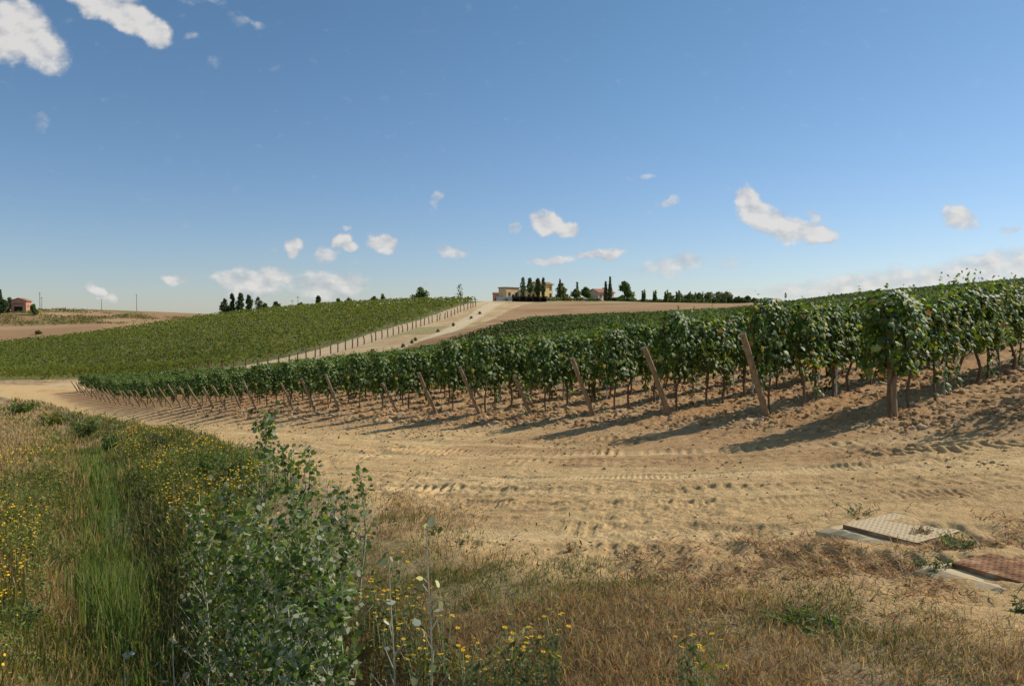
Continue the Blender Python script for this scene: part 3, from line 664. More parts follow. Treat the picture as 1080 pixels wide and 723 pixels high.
tree('pine_tree', 336, 312.5, 243, 7, 'round', 'dark', 'small lone tree on the bare part of the green crest', 'tree')
tree('bush', 357, 315, 241, 7, 'shrub', 'dark', 'tiny dark bush just past the small lone crest tree', 'bush')
tree('bush', 368, 314.5, 241, 9, 'shrub', 'olive', 'low olive bush midway along the green crest', 'bush')
tree('bush', 395, 312.5, 241, 9, 'shrub', 'mid', 'low green bush on the crest with a thin twig beside it', 'bush')
tree('bush', 404, 309.5, 241, 6, 'sparse', 'mid', 'thin twiggy bush poking up from the green crest', 'bush')
tree('oak_tree', 443.5, 302.5, 244, 18, 'shrub', 'mid', 'round grey green tree alone on the hill crest', 'tree')
tree('almond_tree', 485.5, 298.5, 246, 12, 'sparse', 'mid', 'small sparse tree with see-through crown near the lane top', 'tree', leaf=.32)
# around the barn
tree('cypress_tree', 1.5, 304.5, 330, 5, 'cypress', 'dark', 'dark cypress beside the red brick barn', 'tree', trunk_frac=.05)
tree('bush', 4, 316, 326, 14, 'shrub', 'dark', 'dark bush under the cypress by the brick barn', 'bush', dens=1.5)
tree('bush', 10.5, 313.5, 329, 8, 'shrub', 'olive', 'grey green bush against the brick barn gable', 'bush')
tree('bush', 36, 321, 322, 7, 'shrub', 'mid', 'low green bush at the lit side of the barn', 'bush')
tree('bush', 40.5, 349, 270, 5.5, 'shrub', 'yellow', 'lone yellowish bush at the vineyard edge below the barn', 'bush')
# hilltop
YH = 262
G2 = 'trees around the hilltop houses'
tree('cypress_tree', 551.5, 292.5, YH - 6, 5.2, 'pillar', 'olive', 'narrow pillar tree nearest the flat stone house', 'tree', G2, .08)
tree('cypress_tree', 558.7, 293.5, YH - 6, 5.5, 'pillar', 'mid', 'narrow pillar tree with bare trunk before the ochre house', 'tree', G2, .38)
tree('cypress_tree', 567.5, 294, YH - 5, 6.5, 'pillar', 'dark', 'wide dark pillar tree hiding the ochre house corner', 'tree', G2, .2, dens=1.5)
tree('cypress_tree', 573, 293, YH - 7, 3.8, 'pillar', 'dark', 'slim dark pillar tree touching the wide dark one', 'tree', G2, .0)
tree('olive_tree', 591.5, 298, YH - 3, 20, 'shrub', 'olive', 'broad grey green domed tree past the ochre house', 'tree', G2, dens=1.4)
tree('cypress_tree', 590.5, 294, YH - 6, 2.5, 'cypress', 'dark', 'thin cypress in front of the broad domed tree', 'tree', G2)
tree('olive_tree', 607.5, 304.5, YH - 4, 11, 'shrub', 'olive', 'low grey olive tree under a thin cypress', 'tree', G2)
tree('cypress_tree', 608.7, 297.5, YH - 2, 2.4, 'cypress', 'mid', 'thin pale cypress rising from the low olive tree', 'tree', G2)
tree('oak_tree', 617.5, 303, YH - 2, 14, 'shrub', 'mid', 'round bright green tree beside the pink house', 'tree', G2, dens=1.3)
tree('cypress_tree', 638.7, 296.5, YH - 9, 4.2, 'cypress', 'dark', 'shorter of two cypresses before the pink house', 'tree', G2, .03, dens=1.4)
tree('cypress_tree', 643.2, 291.8, YH - 9, 4.6, 'cypress', 'dark', 'taller of two cypresses before the pink house', 'tree', G2, .03, dens=1.4)
tree('oak_tree', 660, 296.5, YH - 4, 19, 'shrub', 'mid', 'ragged leaning tree at the red roof end of the pink house', 'tree', G2, dens=1.5, skew=-.35)
G3 = 'young cypress saplings along the hilltop hedge'
for i, (u, v) in enumerate([(677.5, 306.5), (679.6, 305), (689.4, 307), (691.3, 305.5), (701.3, 306.5), (703.4, 305.5), (713.4, 307), (716.2, 306), (727.6, 307), (733, 308), (740.5, 306.5), (749, 308), (757, 308), (765, 308.5)]):
    tree('cypress_sapling', u, v, 250, 1.7, 'cypress', 'mid' if i % 2 else 'dark', f'thin young cypress, {ORD[i]} along the hedge counted from the pink house', 'sapling', G3, dens=.35)
G4 = 'low shrubs along the hilltop hedge line'
for i, (u, v, w, c) in enumerate([(583, 313.5, 12, 'olive'), (597, 313.5, 13, 'yellow'), (611, 313.5, 12, 'olive'), (624, 314.5, 12, 'mid'), (655, 312.5, 11, 'mid'), (667, 314, 13, 'mid'), (679, 314.5, 12, 'dark'), (691, 314, 13, 'mid'), (704, 312.5, 12, 'dark'), (716, 312.5, 13, 'mid'),
                                   (728, 313, 13, 'dark'), (741, 312.5, 13, 'mid'), (754, 312, 13, 'dark'), (533, 312.5, 7, 'olive'), (646, 313.5, 8, 'mid')]):
    tree('shrub', u, v + (1.6 if i > 5 else .4), 254 if i < 13 else 256, w * 1.5, 'shrub', c, ['low rounded grey green shrub', 'low straw coloured shrub', 'low leafy green shrub', 'low dark green shrub'][['olive', 'yellow', 'mid', 'dark'].index(c)] + f' on the hilltop verge, {ORD[i]} of the line', 'shrub', G4, dens=.7)
G5 = 'grey green olive bushes behind the hilltop hedge'
for i, (u, v, w) in enumerate([(706, 308.5, 9), (717, 309.5, 11), (727, 309.5, 10), (737, 309, 11), (747, 308, 12), (757, 307.5, 12), (766, 307.5, 10)]):
    tree('olive_bush', u, v, 258, w * 1.35, 'shrub', 'olive', f'grey green bush behind the dark hedge, {ORD[i]} counted from the pink house', 'bush', G5, dens=.9)
G6 = 'dark hedge bushes at the hilltop corner'
for i, (u, v, w) in enumerate([(770, 310.5, 11), (779, 311, 11), (788, 310.5, 11), (795, 313, 9)]):
    tree('hedge_bush', u, v + 1.5, 254, w * 1.4, 'shrub', 'dark', f'dark dense hedge bush at the far end of the field, {ORD[i]} of four', 'bush', G6, dens=1.3)
G7 = 'dry tufts on the bare bank below the lane'
for i, (u, v, h) in enumerate([(425, 366, 5), (434.5, 362, 5), (438, 359.5, 4), (478, 344, 5), (273, 388, 4), (462, 350, 3), (497, 336, 3), (506, 331, 3), (392, 372, 3)]):
    p = hit(u, v, Zmid); tree('dry_shrub', u, v - h * .75, p[1], 4, 'shrub', 'yellow' if i % 3 else 'olive', f'small dry tuft on the bare bank, {ORD[i]} of those below the fenced lane' , 'shrub', G7, dens=.25, leaf=.16)

# ------------------------------------------------------------------ buildings
def house_parts(e, w, d, h, wallm, wins, doors, hipm, ridge=0, over=.35, roof_t=.18, flat=False):
    mb = MB(); mb.box(-w / 2, w / 2, -d / 2, d / 2, -1.2, h)
    if not flat and ridge: mb.add([(-w / 2, -d / 2, h), (w / 2, -d / 2, h), (w / 2, d / 2, h), (-w / 2, d / 2, h), (-w / 2, 0, h + ridge), (w / 2, 0, h + ridge)], [(0, 4, 3), (1, 2, 5)])
    link('wall', mb.mesh('wall', wallm), e)
    rb = MB()
    if flat: rb.box(-w / 2 - over, w / 2 + over, -d / 2 - over, d / 2 + over, h + .002, h + .28)
    else:
        for s in (-1, 1):
            y1 = s * (d / 2 + over); zl = h - ridge * over / (d / 2); t = roof_t
            x0, x1 = -w / 2 - over, w / 2 + over
            V = [(x0, y1, zl), (x1, y1, zl), (x1, 0, h + ridge), (x0, 0, h + ridge)]; V = [(a, b, c + .01) for a, b, c in V] + [(a, b, c + t) for a, b, c in V]
            rb.add(V, [(0, 1, 2, 3), (7, 6, 5, 4), (0, 4, 5, 1), (1, 5, 6, 2), (2, 6, 7, 3), (3, 7, 4, 0)])
    link('roof', rb.mesh('roof', hipm), e)
    for x, z, ww, hh in wins:
        f = MB(); y0 = -d / 2
        for a in [(x - ww / 2 - .08, x - ww / 2, z - .08, z + hh + .08), (x + ww / 2, x + ww / 2 + .08, z - .08, z + hh + .08), (x - ww / 2, x + ww / 2, z - .08, z), (x - ww / 2, x + ww / 2, z + hh, z + hh + .08)]:
            f.box(a[0], a[1], y0 - .06, y0 + .02, a[2], a[3])
        fo_ = link('window', f.mesh('window', M['shutter']), e)
        g_ = MB(); g_.box(x - ww / 2, x + ww / 2, y0 - .012, y0 + .02, z, z + hh); link('pane', g_.mesh('pane', M['glass']), fo_)
    for x, ww, hh in doors:
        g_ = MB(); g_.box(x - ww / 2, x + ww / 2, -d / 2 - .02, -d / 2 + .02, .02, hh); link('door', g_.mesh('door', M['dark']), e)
def place(name, u, vb, Y, rz, label, cat):
    p = at(u, vb, Y); z = min(float(Zmid([p[0]], [Y])[0]) + .0, 99); e = empty(name, (p[0], Y, max(z, p[2] - 1.0)), rz); tag(e, label, cat); return e
def htop(e, u, v): return at(u, v, e.location.y)[2] - e.location.z
e = place('stone_house', 536.8, 314, 264, R(46), 'flat roofed beige stone house at the top of the lane', 'house')
house_parts(e, 6.2, 3.6, htop(e, 537, 303.8), M['beige_wall'], [(-1.6, 1.6, .8, 1.1), (1.7, 1.6, .8, 1.1)], [(.1, .9, 2.1)], M['roof'], flat=True, over=.25)
e = place('ochre_house', 571, 313, 268, R(44), 'tall ochre house with a brown roof behind dark pillar trees', 'house')
hh = htop(e, 571, 299.8)
house_parts(e, 6.6, 4.2, hh, M['yellow_wall'], [(-1.6, hh - 1.9, .8, 1.2), (2.3, hh - 1.9, .8, 1.2), (2.3, .9, .8, 1.2)], [], M['roof'], ridge=.7, over=.5)
e = place('low_annex', 558, 313, 266, R(40), 'low ochre annex joined in front of the tall ochre house', 'house')
house_parts(e, 6.4, 2.6, htop(e, 557, 306.5), M['yellow_wall'], [(-1.3, .9, .7, .9)], [(.9, 1., 1.9)], M['roof'], ridge=.35, over=.2)
e = place('brick_shed', 523, 314, 258, R(10), 'tiny red brick shed where the lane reaches the hilltop', 'shed')
house_parts(e, 1.7, 2.2, htop(e, 523, 310), M['brick_wall'], [], [(0, .7, 1.0)], M['red_roof'], ridge=.4, over=.15)
p = at(534, 315, 255); z = float(Zmid([p[0]], [255])[0]); mb = MB(); mb.box(-3.2, 3.2, -.2, .2, -.8, 1.25); mb.box(-3.25, 3.25, -.26, .26, 1.252, 1.36)
o = link('garden_wall', mb.mesh('garden_wall', M['grey_wall']), loc=(p[0], 255, z), rot=(0, 0, R(3))); tag(o, 'low pale grey wall below the flat stone house', 'wall', kind='structure'); 
e = place('pink_house', 634, 316, 268, R(42), 'pale pink low house with red tiles behind two cypresses', 'house')
hp = htop(e, 634, 308.5)
house_parts(e, 8.0, 4.6, hp, M['pink_wall'], [(-2.8, .9, .8, 1.1), (1.2, .9, .8, 1.1)], [(-.8, 1., 2.0)], M['red_roof'], ridge=1.1, over=.4)
mb = MB(); mb.box(1.5, 2.1, .3, .9, hp + .7, hp + 1.7); link('chimney', mb.mesh('chimney', M['brick_wall']), e)
e = place('open_shed', 558.5, 319, 246, R(2), 'long low black covered shelter on the bank below the ochre house', 'shelter')
zb = htop(e, 558, 319.5); zt = htop(e, 558, 312.5); W2 = 5.6
mb = MB()
for i in range(8):
    x0 = -W2 + i * 2 * W2 / 8; mb.box(x0, x0 + 2 * W2 / 8 - .02, -1.3, 1.3, zt - .25 + .06 * math.sin(i * 2.1), zt + .06 * math.sin(i * 2.1))
link('roof', mb.mesh('roof', M['dark_net']), e)
mb = MB(); mb.box(-W2 + .2, W2 - .3, .9, 1.1, min(zb, 0) - .4, zt - .3); mb.box(W2 - .5, W2 - .3, -1.1, .898, min(zb, 0) - .4, zt - .3); link('back_panel', mb.mesh('back_panel', M['dark_net']), e)
for x in np.linspace(-W2 + .3, W2 - .4, 6):
    mb = MB(); mb.tube([(x, -1.15, min(zb, 0) - .5), (x, -1.15, zt - .3)], .06, 6); link('post', mb.mesh('post', M['bark']), e)
mb = MB()
for i in range(9): a = -W2 + .6 + i * 1.15; mb.box(a, a + .9, -.9, .5, min(zb, 0) - .3, zb + .7 + .25 * math.sin(i * 3.))
link('stored_bales', mb.mesh('stored_bales', M['dark_net']), e)
# barn
e = place('brick_barn', 22.6, 327, 332, R(15), 'red brick barn with gable roof and dark doorway on the bare hill', 'barn')
he = htop(e, 22.6, 317.4)
mb = MB(); w, d = 5.6, 7.0; rg = 1.1
mb.box(-w / 2, w / 2, -d / 2, d / 2, -1.5, he); mb.add([(-w / 2, -d / 2, he), (w / 2, -d / 2, he), (0, -d / 2, he + rg), (-w / 2, d / 2, he), (w / 2, d / 2, he), (0, d / 2, he + rg)], [(0, 1, 2), (4, 3, 5)])
link('wall', mb.mesh('wall', M['brick_wall']), e)
rb = MB()
for s in (-1, 1):
    x1 = s * (w / 2 + .5); zl = he - rg * .5 / (w / 2); y0, y1 = -d / 2 - .4, d / 2 + .4
    V = [(x1, y0, zl), (x1, y1, zl), (0, y1, he + rg), (0, y0, he + rg)]; V = [(a, b, c + .012) for a, b, c in V] + [(a, b, c + .25) for a, b, c in V]
    rb.add(V, [(0, 1, 2, 3), (7, 6, 5, 4), (0, 4, 5, 1), (1, 5, 6, 2), (2, 6, 7, 3), (3, 7, 4, 0)])
link('roof', rb.mesh('roof', M['red_roof']), e)
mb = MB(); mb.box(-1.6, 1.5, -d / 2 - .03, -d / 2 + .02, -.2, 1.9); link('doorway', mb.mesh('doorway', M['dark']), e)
mb = MB(); mb.box(-1.9, 1.9, -d / 2 - .04, -d / 2 + .02, 2.6, 3.5); link('brick_grille', mb.mesh('brick_grille', M['roof']), e)
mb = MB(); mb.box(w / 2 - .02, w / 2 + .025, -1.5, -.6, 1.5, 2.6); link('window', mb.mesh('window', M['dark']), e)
# poles
def pole(u, vt, Y, label, r=.13, arm=False):
    x = (u - CX) / F * Y; z = float(Zmid([x], [Y])[0]); h = at(u, vt, Y)[2] - z
    e = empty('utility_pole', (x, Y, z)); tag(e, label, 'pole', 'thin poles on the skyline')
    mb = MB(); mb.tube([(0, 0, -.5), (0, 0, h)], [r, r * .7], 7); link('pole', mb.mesh('pole', M['bark']), e)
    mb = MB(); mb.box(-.5, .5, -.05 - r, .05 - r, h - .5, h - .4); link('crossarm', mb.mesh('crossarm', M['bark']), e)
pole(42.6, 308, 345, 'tallest thin pole next to the brick barn'); pole(44.6, 313, 350, 'short thin pole just behind the tall one by the barn', .1)
pole(107.6, 315.5, 395, 'thin pole standing under the small slanted cloud'); pole(144.5, 310, 400, 'thin pole alone on the bare hill, farthest from the barn')
pole(308.4, 316, 246, 'short thin pole near the small bright green crest bush', .07); pole(314.5, 312, 246, 'taller thin pole beside the small bright green crest bush', .07)

# ------------------------------------------------------------------ grasses
BL = [np.array([(0, 1, 3, 2)]), np.array([(2, 3, 4)])]
def blades(x, y, L, wdt, lean, col, zoff=0):
    n = len(x); z = Z(x, y) + zoff; a = rng.uniform(0, 2 * np.pi, n); ln = L * np.sin(lean); up = L * np.cos(lean)
    d = np.stack([np.cos(a), np.sin(a), np.zeros(n)], 1); f = rng.uniform(-1.2, 1.2, n) + rng.choice([0, np.pi], n)
    s = np.stack([np.cos(f), np.sin(f), np.zeros(n)], 1) * (wdt / 2)[:, None]
    b = np.stack([x, y, z - .01], 1)
    m = b + d * (ln * .35)[:, None]; m[:, 2] += up * .6
    t = b + d * ln[:, None]; t[:, 2] += up
    V = np.stack([b - s, b + s, m - s * .75, m + s * .75, t], 1).reshape(-1, 3)
    off = (np.arange(n) * 5)[:, None]
    return V, [BL[0] + off, BL[1] + off], np.repeat(col, 5, 0)
def sample(n, r0, r1, a0, a1, power=1.0):
    th = np.radians(rng.uniform(a0, a1, n)); u = rng.uniform(0, 1, n); r = r0 * (r1 / r0) ** (u ** power)
    return r * np.sin(th), r * np.cos(th)
STRAW = [(.33, .225, .115), (.42, .31, .17), (.27, .165, .085), (.20, .16, .065)]; GREEN = [(.08, .10, .028), (.115, .13, .036), (.16, .165, .05)]
def dens_pick(x, y, p): return rng.uniform(0, 1, len(x)) < p
def verge_fields(x, y):
    g, k, t, lane = zones(x, y); dd, ds = seg_dist(x, y, DITCH)
    return g, dd, ds
# 1 short dry grass on the near verge (and its ragged edge on the road)
x, y = sample(620000, 2.4, 13, -42, 42)
g, dd, ds = verge_fields(x, y); n1 = fbm(x, y, .8, 4, 80); n2 = fbm(x, y, 2.6, 3, 83)
p = sstep(-.9, .25, g + .8 * (n1 - .5) * 2) * (.26 + .74 * sstep(.34, .52, n2))
p *= np.where(x > -1.0 - .05 * y, 1, .25)
for ld in LIDS:
    p = np.where((np.abs(x - ld['A'][0] - .45) < .75) & (np.abs(y - ld['A'][1]) < .55), 0, p)
m = dens_pick(x, y, p); x, y, g, n1 = x[m], y[m], g[m], n1[m]; n = len(x)
gw = sstep(.50, .64, fbm(x, y, .55, 3, 85) + .10 * np.exp(-((x - 1.6) ** 2 / 1.2 + (y - 4.4) ** 2 / .35)) + .12 * np.exp(-((x + .2) / .5) ** 2 - ((y - 6.3) / .8) ** 2))
isg = rng.uniform(0, 1, n) < gw * .8 + .07
col = np.where(isg[:, None], mixcol(n, GREEN, [.4, .4, .2]), mixcol(n, STRAW + [(.25, .135, .075)], [.28, .2, .25, .07, .2]))
L = np.where(isg, rng.uniform(.03, .10, n), rng.uniform(.03, .10, n)) * (.45 + 1.1 * n1) * (1 + .03 * y) * sstep(-.8, .5, g + .4); lean = np.where(rng.uniform(0, 1, n) < .72, rng.uniform(1.0, 1.54, n), rng.uniform(.2, .9, n))
o = link('dry_grass', mesh_np('dry_grass', *(lambda a: (a[0], a[1]))(blades(x, y, L, .0022 + .00065 * y * rng.uniform(.6, 1.3, n), lean, col)), M['grass'], np.repeat(col, 5, 0)))
tag(o, 'short dry brown grass mixed with green on the near verge', 'grass', kind='stuff')
# 2 meadow grass of the ditch banks
x, y = sample(420000, 3.0, 85, -46, 8, 1.2)
g, dd, ds = verge_fields(x, y); n1 = fbm(x, y, .5, 4, 90)
left = (x < np.interp(y, [d[1] for d in DITCH[::-1]], [d[0] for d in DITCH[::-1]]))
p = sstep(-.05, .4, g + .5 * (n1 - .5)) * np.where(left | (dd < .7 + .25 * np.maximum(y - 6.3, 0)), 1, 0) * (.45 + .55 * sstep(.3, .5, fbm(x, y, 1.6, 3, 92))) * sstep(.1, .55, dd + .3)
m = dens_pick(x, y, p); x, y, g, dd, n1 = x[m], y[m], g[m], dd[m], n1[m]; n = len(x); r = np.hypot(x, y)
left = (x < np.interp(y, [d[1] for d in DITCH[::-1]], [d[0] for d in DITCH[::-1]]))
gp = .9 * sstep(.40, .62, fbm(x, y, .45, 4, 95) + np.where(left, -.07, .07) + .12 * sstep(1.2, .4, g) + .07 * sstep(1.1, .5, dd))
gp = np.where(left & (dd > 1.3), gp * .25, gp); gp = np.where(y < 5.5, gp * .6, gp)
isg = rng.uniform(0, 1, n) < gp * .85
col = np.where(isg[:, None], mixcol(n, GREEN + [(.17, .18, .04)], [.3, .35, .2, .15]), mixcol(n, STRAW + [(.42, .33, .15)], [.3, .3, .12, .06, .22]))
L = rng.uniform(.08, .26, n) * (.5 + 1.0 * n1) * (1 + .3 * sstep(10, 40, r)); lean = np.abs(rng.normal(0, .62, n))
V_, F_, C_ = blades(x, y, L, .0045 + .0011 * r * rng.uniform(.7, 1.3, n), lean, col)
o = link('meadow_grass', mesh_np('meadow_grass', V_, F_, M['grass'], C_)); tag(o, 'tall green and straw coloured grass on the ditch banks', 'grass', kind='stuff')
# 3 bright rushes along the ditch bottom
x, y = sample(150000, 3.4, 40, -40, 0, .9)
g, dd, ds = verge_fields(x, y)
p = np.exp(-((dd - .05) / (.13 + .008 * y)) ** 2) * (.15 + .85 * sstep(.36, .5, fbm(x, y, .6, 3, 97))) * np.interp(y, [5.5, 7, 8, 13, 16, 25], [.1, .3, 1, 1, .8, 1])
m = dens_pick(x, y, p); x, y = x[m], y[m]; n = len(x); r = np.hypot(x, y)
col = mixcol(n, [(.11, .165, .038), (.14, .20, .05), (.19, .22, .07), (.26, .22, .1)], [.33, .35, .22, .1])
V_, F_, C_ = blades(x, y, rng.uniform(.2, .5, n) * (.4 + 1.0 * fbm(x, y, .9, 3, 99)) * np.where(y < 6.5, .75, 1), .006 + .0011 * r, np.abs(rng.normal(0, .28, n)), col)
o = link('ditch_rushes', mesh_np('ditch_rushes', V_, F_, M['grass'], C_)); tag(o, 'bright green rushes growing along the ditch bottom', 'rushes', kind='stuff')
# 4 dry litter near the covers
x, y = sample(60000, 3.6, 9, 8, 42)
g, dd, ds = verge_fields(x, y); p = (np.exp(-((x - 2.2) / 1.3) ** 2 - ((y - 5.1) / .75) ** 2) + .6 * np.exp(-((x - 3.4) / .9) ** 2 - ((y - 5.3) / .35) ** 2)) * (.2 + .8 * sstep(.4, .6, fbm(x, y, 2, 3, 101)))
for ld in LIDS: p = np.where((x > ld['A'][0] - .1) & (x < ld['A'][0] + 1.0) & (np.abs(y - ld['A'][1]) < .33), 0, p)
m = dens_pick(x, y, p); x, y = x[m], y[m]; n = len(x); col = mixcol(n, STRAW + [(.28, .13, .08)], [.3, .3, .25, .02, .13])
V_, F_, C_ = blades(x, y, rng.uniform(.05, .16, n), .005 + .0009 * y, rng.uniform(1.15, 1.55, n), col, .01)
o = link('straw_litter', mesh_np('straw_litter', V_, F_, M['grass'], C_)); tag(o, 'brown cut straw lying around the two metal lids', 'straw', kind='stuff')

# 5 low leafy herbs of the banks
x, y = sample(420000, 3.0, 70, -46, 6, 1.15)
g, dd, ds = verge_fields(x, y); n1 = fbm(x, y, .9, 4, 130); n2 = fbm(x, y, .3, 3, 133)
left = (x < np.interp(y, [d[1] for d in DITCH[::-1]], [d[0] for d in DITCH[::-1]]))
p = sstep(.1, .6, g) * sstep(.40, .54, n1) * np.where(left, sstep(2.6, .8, dd + 2.2 * (n2 - .5)), np.where(dd < .8 + .3 * np.maximum(y - 6, 0), 1, .06)) * sstep(.45, .8, dd)
m = dens_pick(x, y, p); x, y, n1, n2 = x[m], y[m], n1[m], n2[m]; n = len(x); r = np.hypot(x, y)
hh_ = (.1 + .42 * sstep(.42, .7, n1)) * rng.beta(1.3, 1, n)
a = rng.uniform(0, 6.28, n); col = mixcol(n, [(.06, .095, .02), (.10, .135, .028), (.16, .17, .04), (.25, .20, .075)], [.3, .34, .23, .13]) * (.6 + .8 * n2[:, None])
V_, F_, C_ = scatter(LAN, LANF, np.stack([x, y, Z(x, y) + hh_], 1), jitn(n, np.stack([np.cos(a) * .6, np.sin(a) * .6, np.full(n, .7)], 1), .4), (.02 + .0032 * r) * rng.uniform(.7, 1.4, n), rng.uniform(0, 6.28, n), col)
o = link('bank_herbs', mesh_np('bank_herbs', V_, F_, M['herb'], C_)); tag(o, 'low yellow green leafy herbs covering the ditch banks', 'herbs', kind='stuff')
# scrub on the bare hill below the barn
n = 46000; x = rng.uniform(-245, -125, n); y = rng.uniform(292, 360, n); nn = fbm(x, y, .09, 4, 140)
m = dens_pick(x, y, sstep(.40, .54, nn + .09 * sstep(-150, -200, x)) * sstep(-125 + 0, -165, x + 30 * (fbm(x, y, .05, 3, 141) - .5)) * sstep(358, 335, y) * sstep(292, 305, y) * .8); x, y, nn = x[m], y[m], nn[m]; n = len(x)
V_, F_, C_ = scatter(KITE, KF, np.stack([x, y, Z(x, y) + rng.uniform(0, .7, n) * sstep(.47, .6, nn)], 1), jitn(n, np.array([0, -.2, .8]), .5), rng.uniform(.35, .7, n), rng.uniform(0, 6, n), mixcol(n, [(.09, .10, .035), (.15, .14, .05), (.28, .22, .10), (.06, .08, .025)], [.3, .3, .2, .2]))
o = link('dry_scrub', mesh_np('dry_scrub', V_, F_, M['tree_leaf'], C_)); tag(o, 'patchy olive brown scrub on the bare hill beneath the brick barn', 'scrub', kind='stuff')
# clods
_ph = (1 + 5 ** .5) / 2; ICO = np.array([(-1, _ph, 0), (1, _ph, 0), (-1, -_ph, 0), (1, -_ph, 0), (0, -1, _ph), (0, 1, _ph), (0, -1, -_ph), (0, 1, -_ph), (_ph, 0, -1), (_ph, 0, 1), (-_ph, 0, -1), (-_ph, 0, 1)]) / 1.9
ICF = np.array([(0, 11, 5), (0, 5, 1), (0, 1, 7), (0, 7, 10), (0, 10, 11), (1, 5, 9), (5, 11, 4), (11, 10, 2), (10, 7, 6), (7, 1, 8), (3, 9, 4), (3, 4, 2), (3, 2, 6), (3, 6, 8), (3, 8, 9), (4, 9, 5), (2, 4, 11), (6, 2, 10), (8, 6, 7), (9, 8, 1)])
x, y = sample(60000, 4.5, 50, -36, 40, .8)
g, k, t, lane = zones(x, y); nn = fbm(x, y, .8, 3, 110)
p = np.where(t > -1.6, .75, np.where(t > -3.5, .4, (.03 + .09 * sstep(.5, .65, nn)))) * (g < -.1) * (t < 9) * (.2 + sstep(.35, .6, nn))
m = dens_pick(x, y, p); x, y, t = x[m], y[m], t[m]; n = len(x); s = (.012 + .05 * rng.beta(1, 4.5, n)) * np.where(t > -1.6, 1.15, .62) * np.clip(np.hypot(x, y) / 11, .7, 2)
V = ICO[None] * s[:, None, None] * rng.uniform(.6, 1.35, (n, 12, 1)) * np.stack([rng.uniform(.7, 1.4, n), rng.uniform(.7, 1.4, n), rng.uniform(.5, .9, n)], 1)[:, None]
V = V + np.stack([x, y, Z(x, y) + s * .15], 1)[:, None]; col = mixcol(n, [(.31, .18, .085), (.37, .235, .12), (.43, .31, .175)], [.45, .35, .2], .18)
o = link('soil_clods', mesh_np('soil_clods', V.reshape(-1, 3), [(ICF[None] + (np.arange(n) * 12)[:, None, None]).reshape(-1, 3)], M['earth'], np.repeat(col, 12, 0))); tag(o, 'crumbled clods of brown earth on the tilled soil', 'clods', kind='stuff')

# ------------------------------------------------------------------ wildflowers
FH = np.concatenate([[(0, 0, .12)], [(.5 * math.cos(a), .5 * math.sin(a), 0) for a in np.arange(7) * 2 * math.pi / 7]]); FHF = [np.array([(0, i + 1, (i + 1) % 7 + 1) for i in range(7)])]
x, y = sample(120000, 3.2, 40, -44, 2, 1.0)
g, dd, ds = verge_fields(x, y); nz = fbm(x, y, .55, 3, 120); left = (x < np.interp(y, [d[1] for d in DITCH[::-1]], [d[0] for d in DITCH[::-1]]))
p = (g > .5) * (x < -.35) * (dd > .75) * (left | (dd < 1.1 + .4 * np.maximum(y - 6.3, 0))) * np.where(left, (.08 + sstep(.48, .68, nz)) * sstep(4.2, 1.6, dd) * .5, .02 + sstep(.52, .68, nz) * .9) * .42
m = dens_pick(x, y, p); x, y = x[m], y[m]; n = len(x); r = np.hypot(x, y); h = rng.uniform(.16, .5, n); z = Z(x, y) + h
V_, F_, C_ = scatter(FH, FHF, np.stack([x, y, z], 1), jitn(n, np.array([.1, -.25, 1.]), .35), (.011 + .0011 * r) * rng.uniform(.6, 1.3, n), rng.uniform(0, 6, n), np.tile((.7, .4, .02), (n, 1)))
o = link('yellow_wildflowers', mesh_np('yellow_wildflowers', V_, F_, M['petal'])); tag(o, 'haze of small yellow wildflowers across the ditch banks', 'wildflowers', kind='stuff')
x2, y2 = np.repeat(x, 2) + rng.normal(0, .03, 2 * n), np.repeat(y, 2) + rng.normal(0, .03, 2 * n); n2_ = 2 * n
V_, F_, C_ = blades(x2, y2, np.repeat(h, 2) * rng.uniform(.75, 1.0, n2_), .006 + .0009 * np.hypot(x2, y2), np.abs(rng.normal(0, .12, n2_)), mixcol(n2_, GREEN + [(.17, .17, .05)], [.3, .3, .2, .2]))
o = link('wildflower_stems', mesh_np('wildflower_stems', V_, F_, M['grass'], C_)); tag(o, 'thin green stems beneath the yellow wildflowers on the banks', 'stems', kind='stuff')
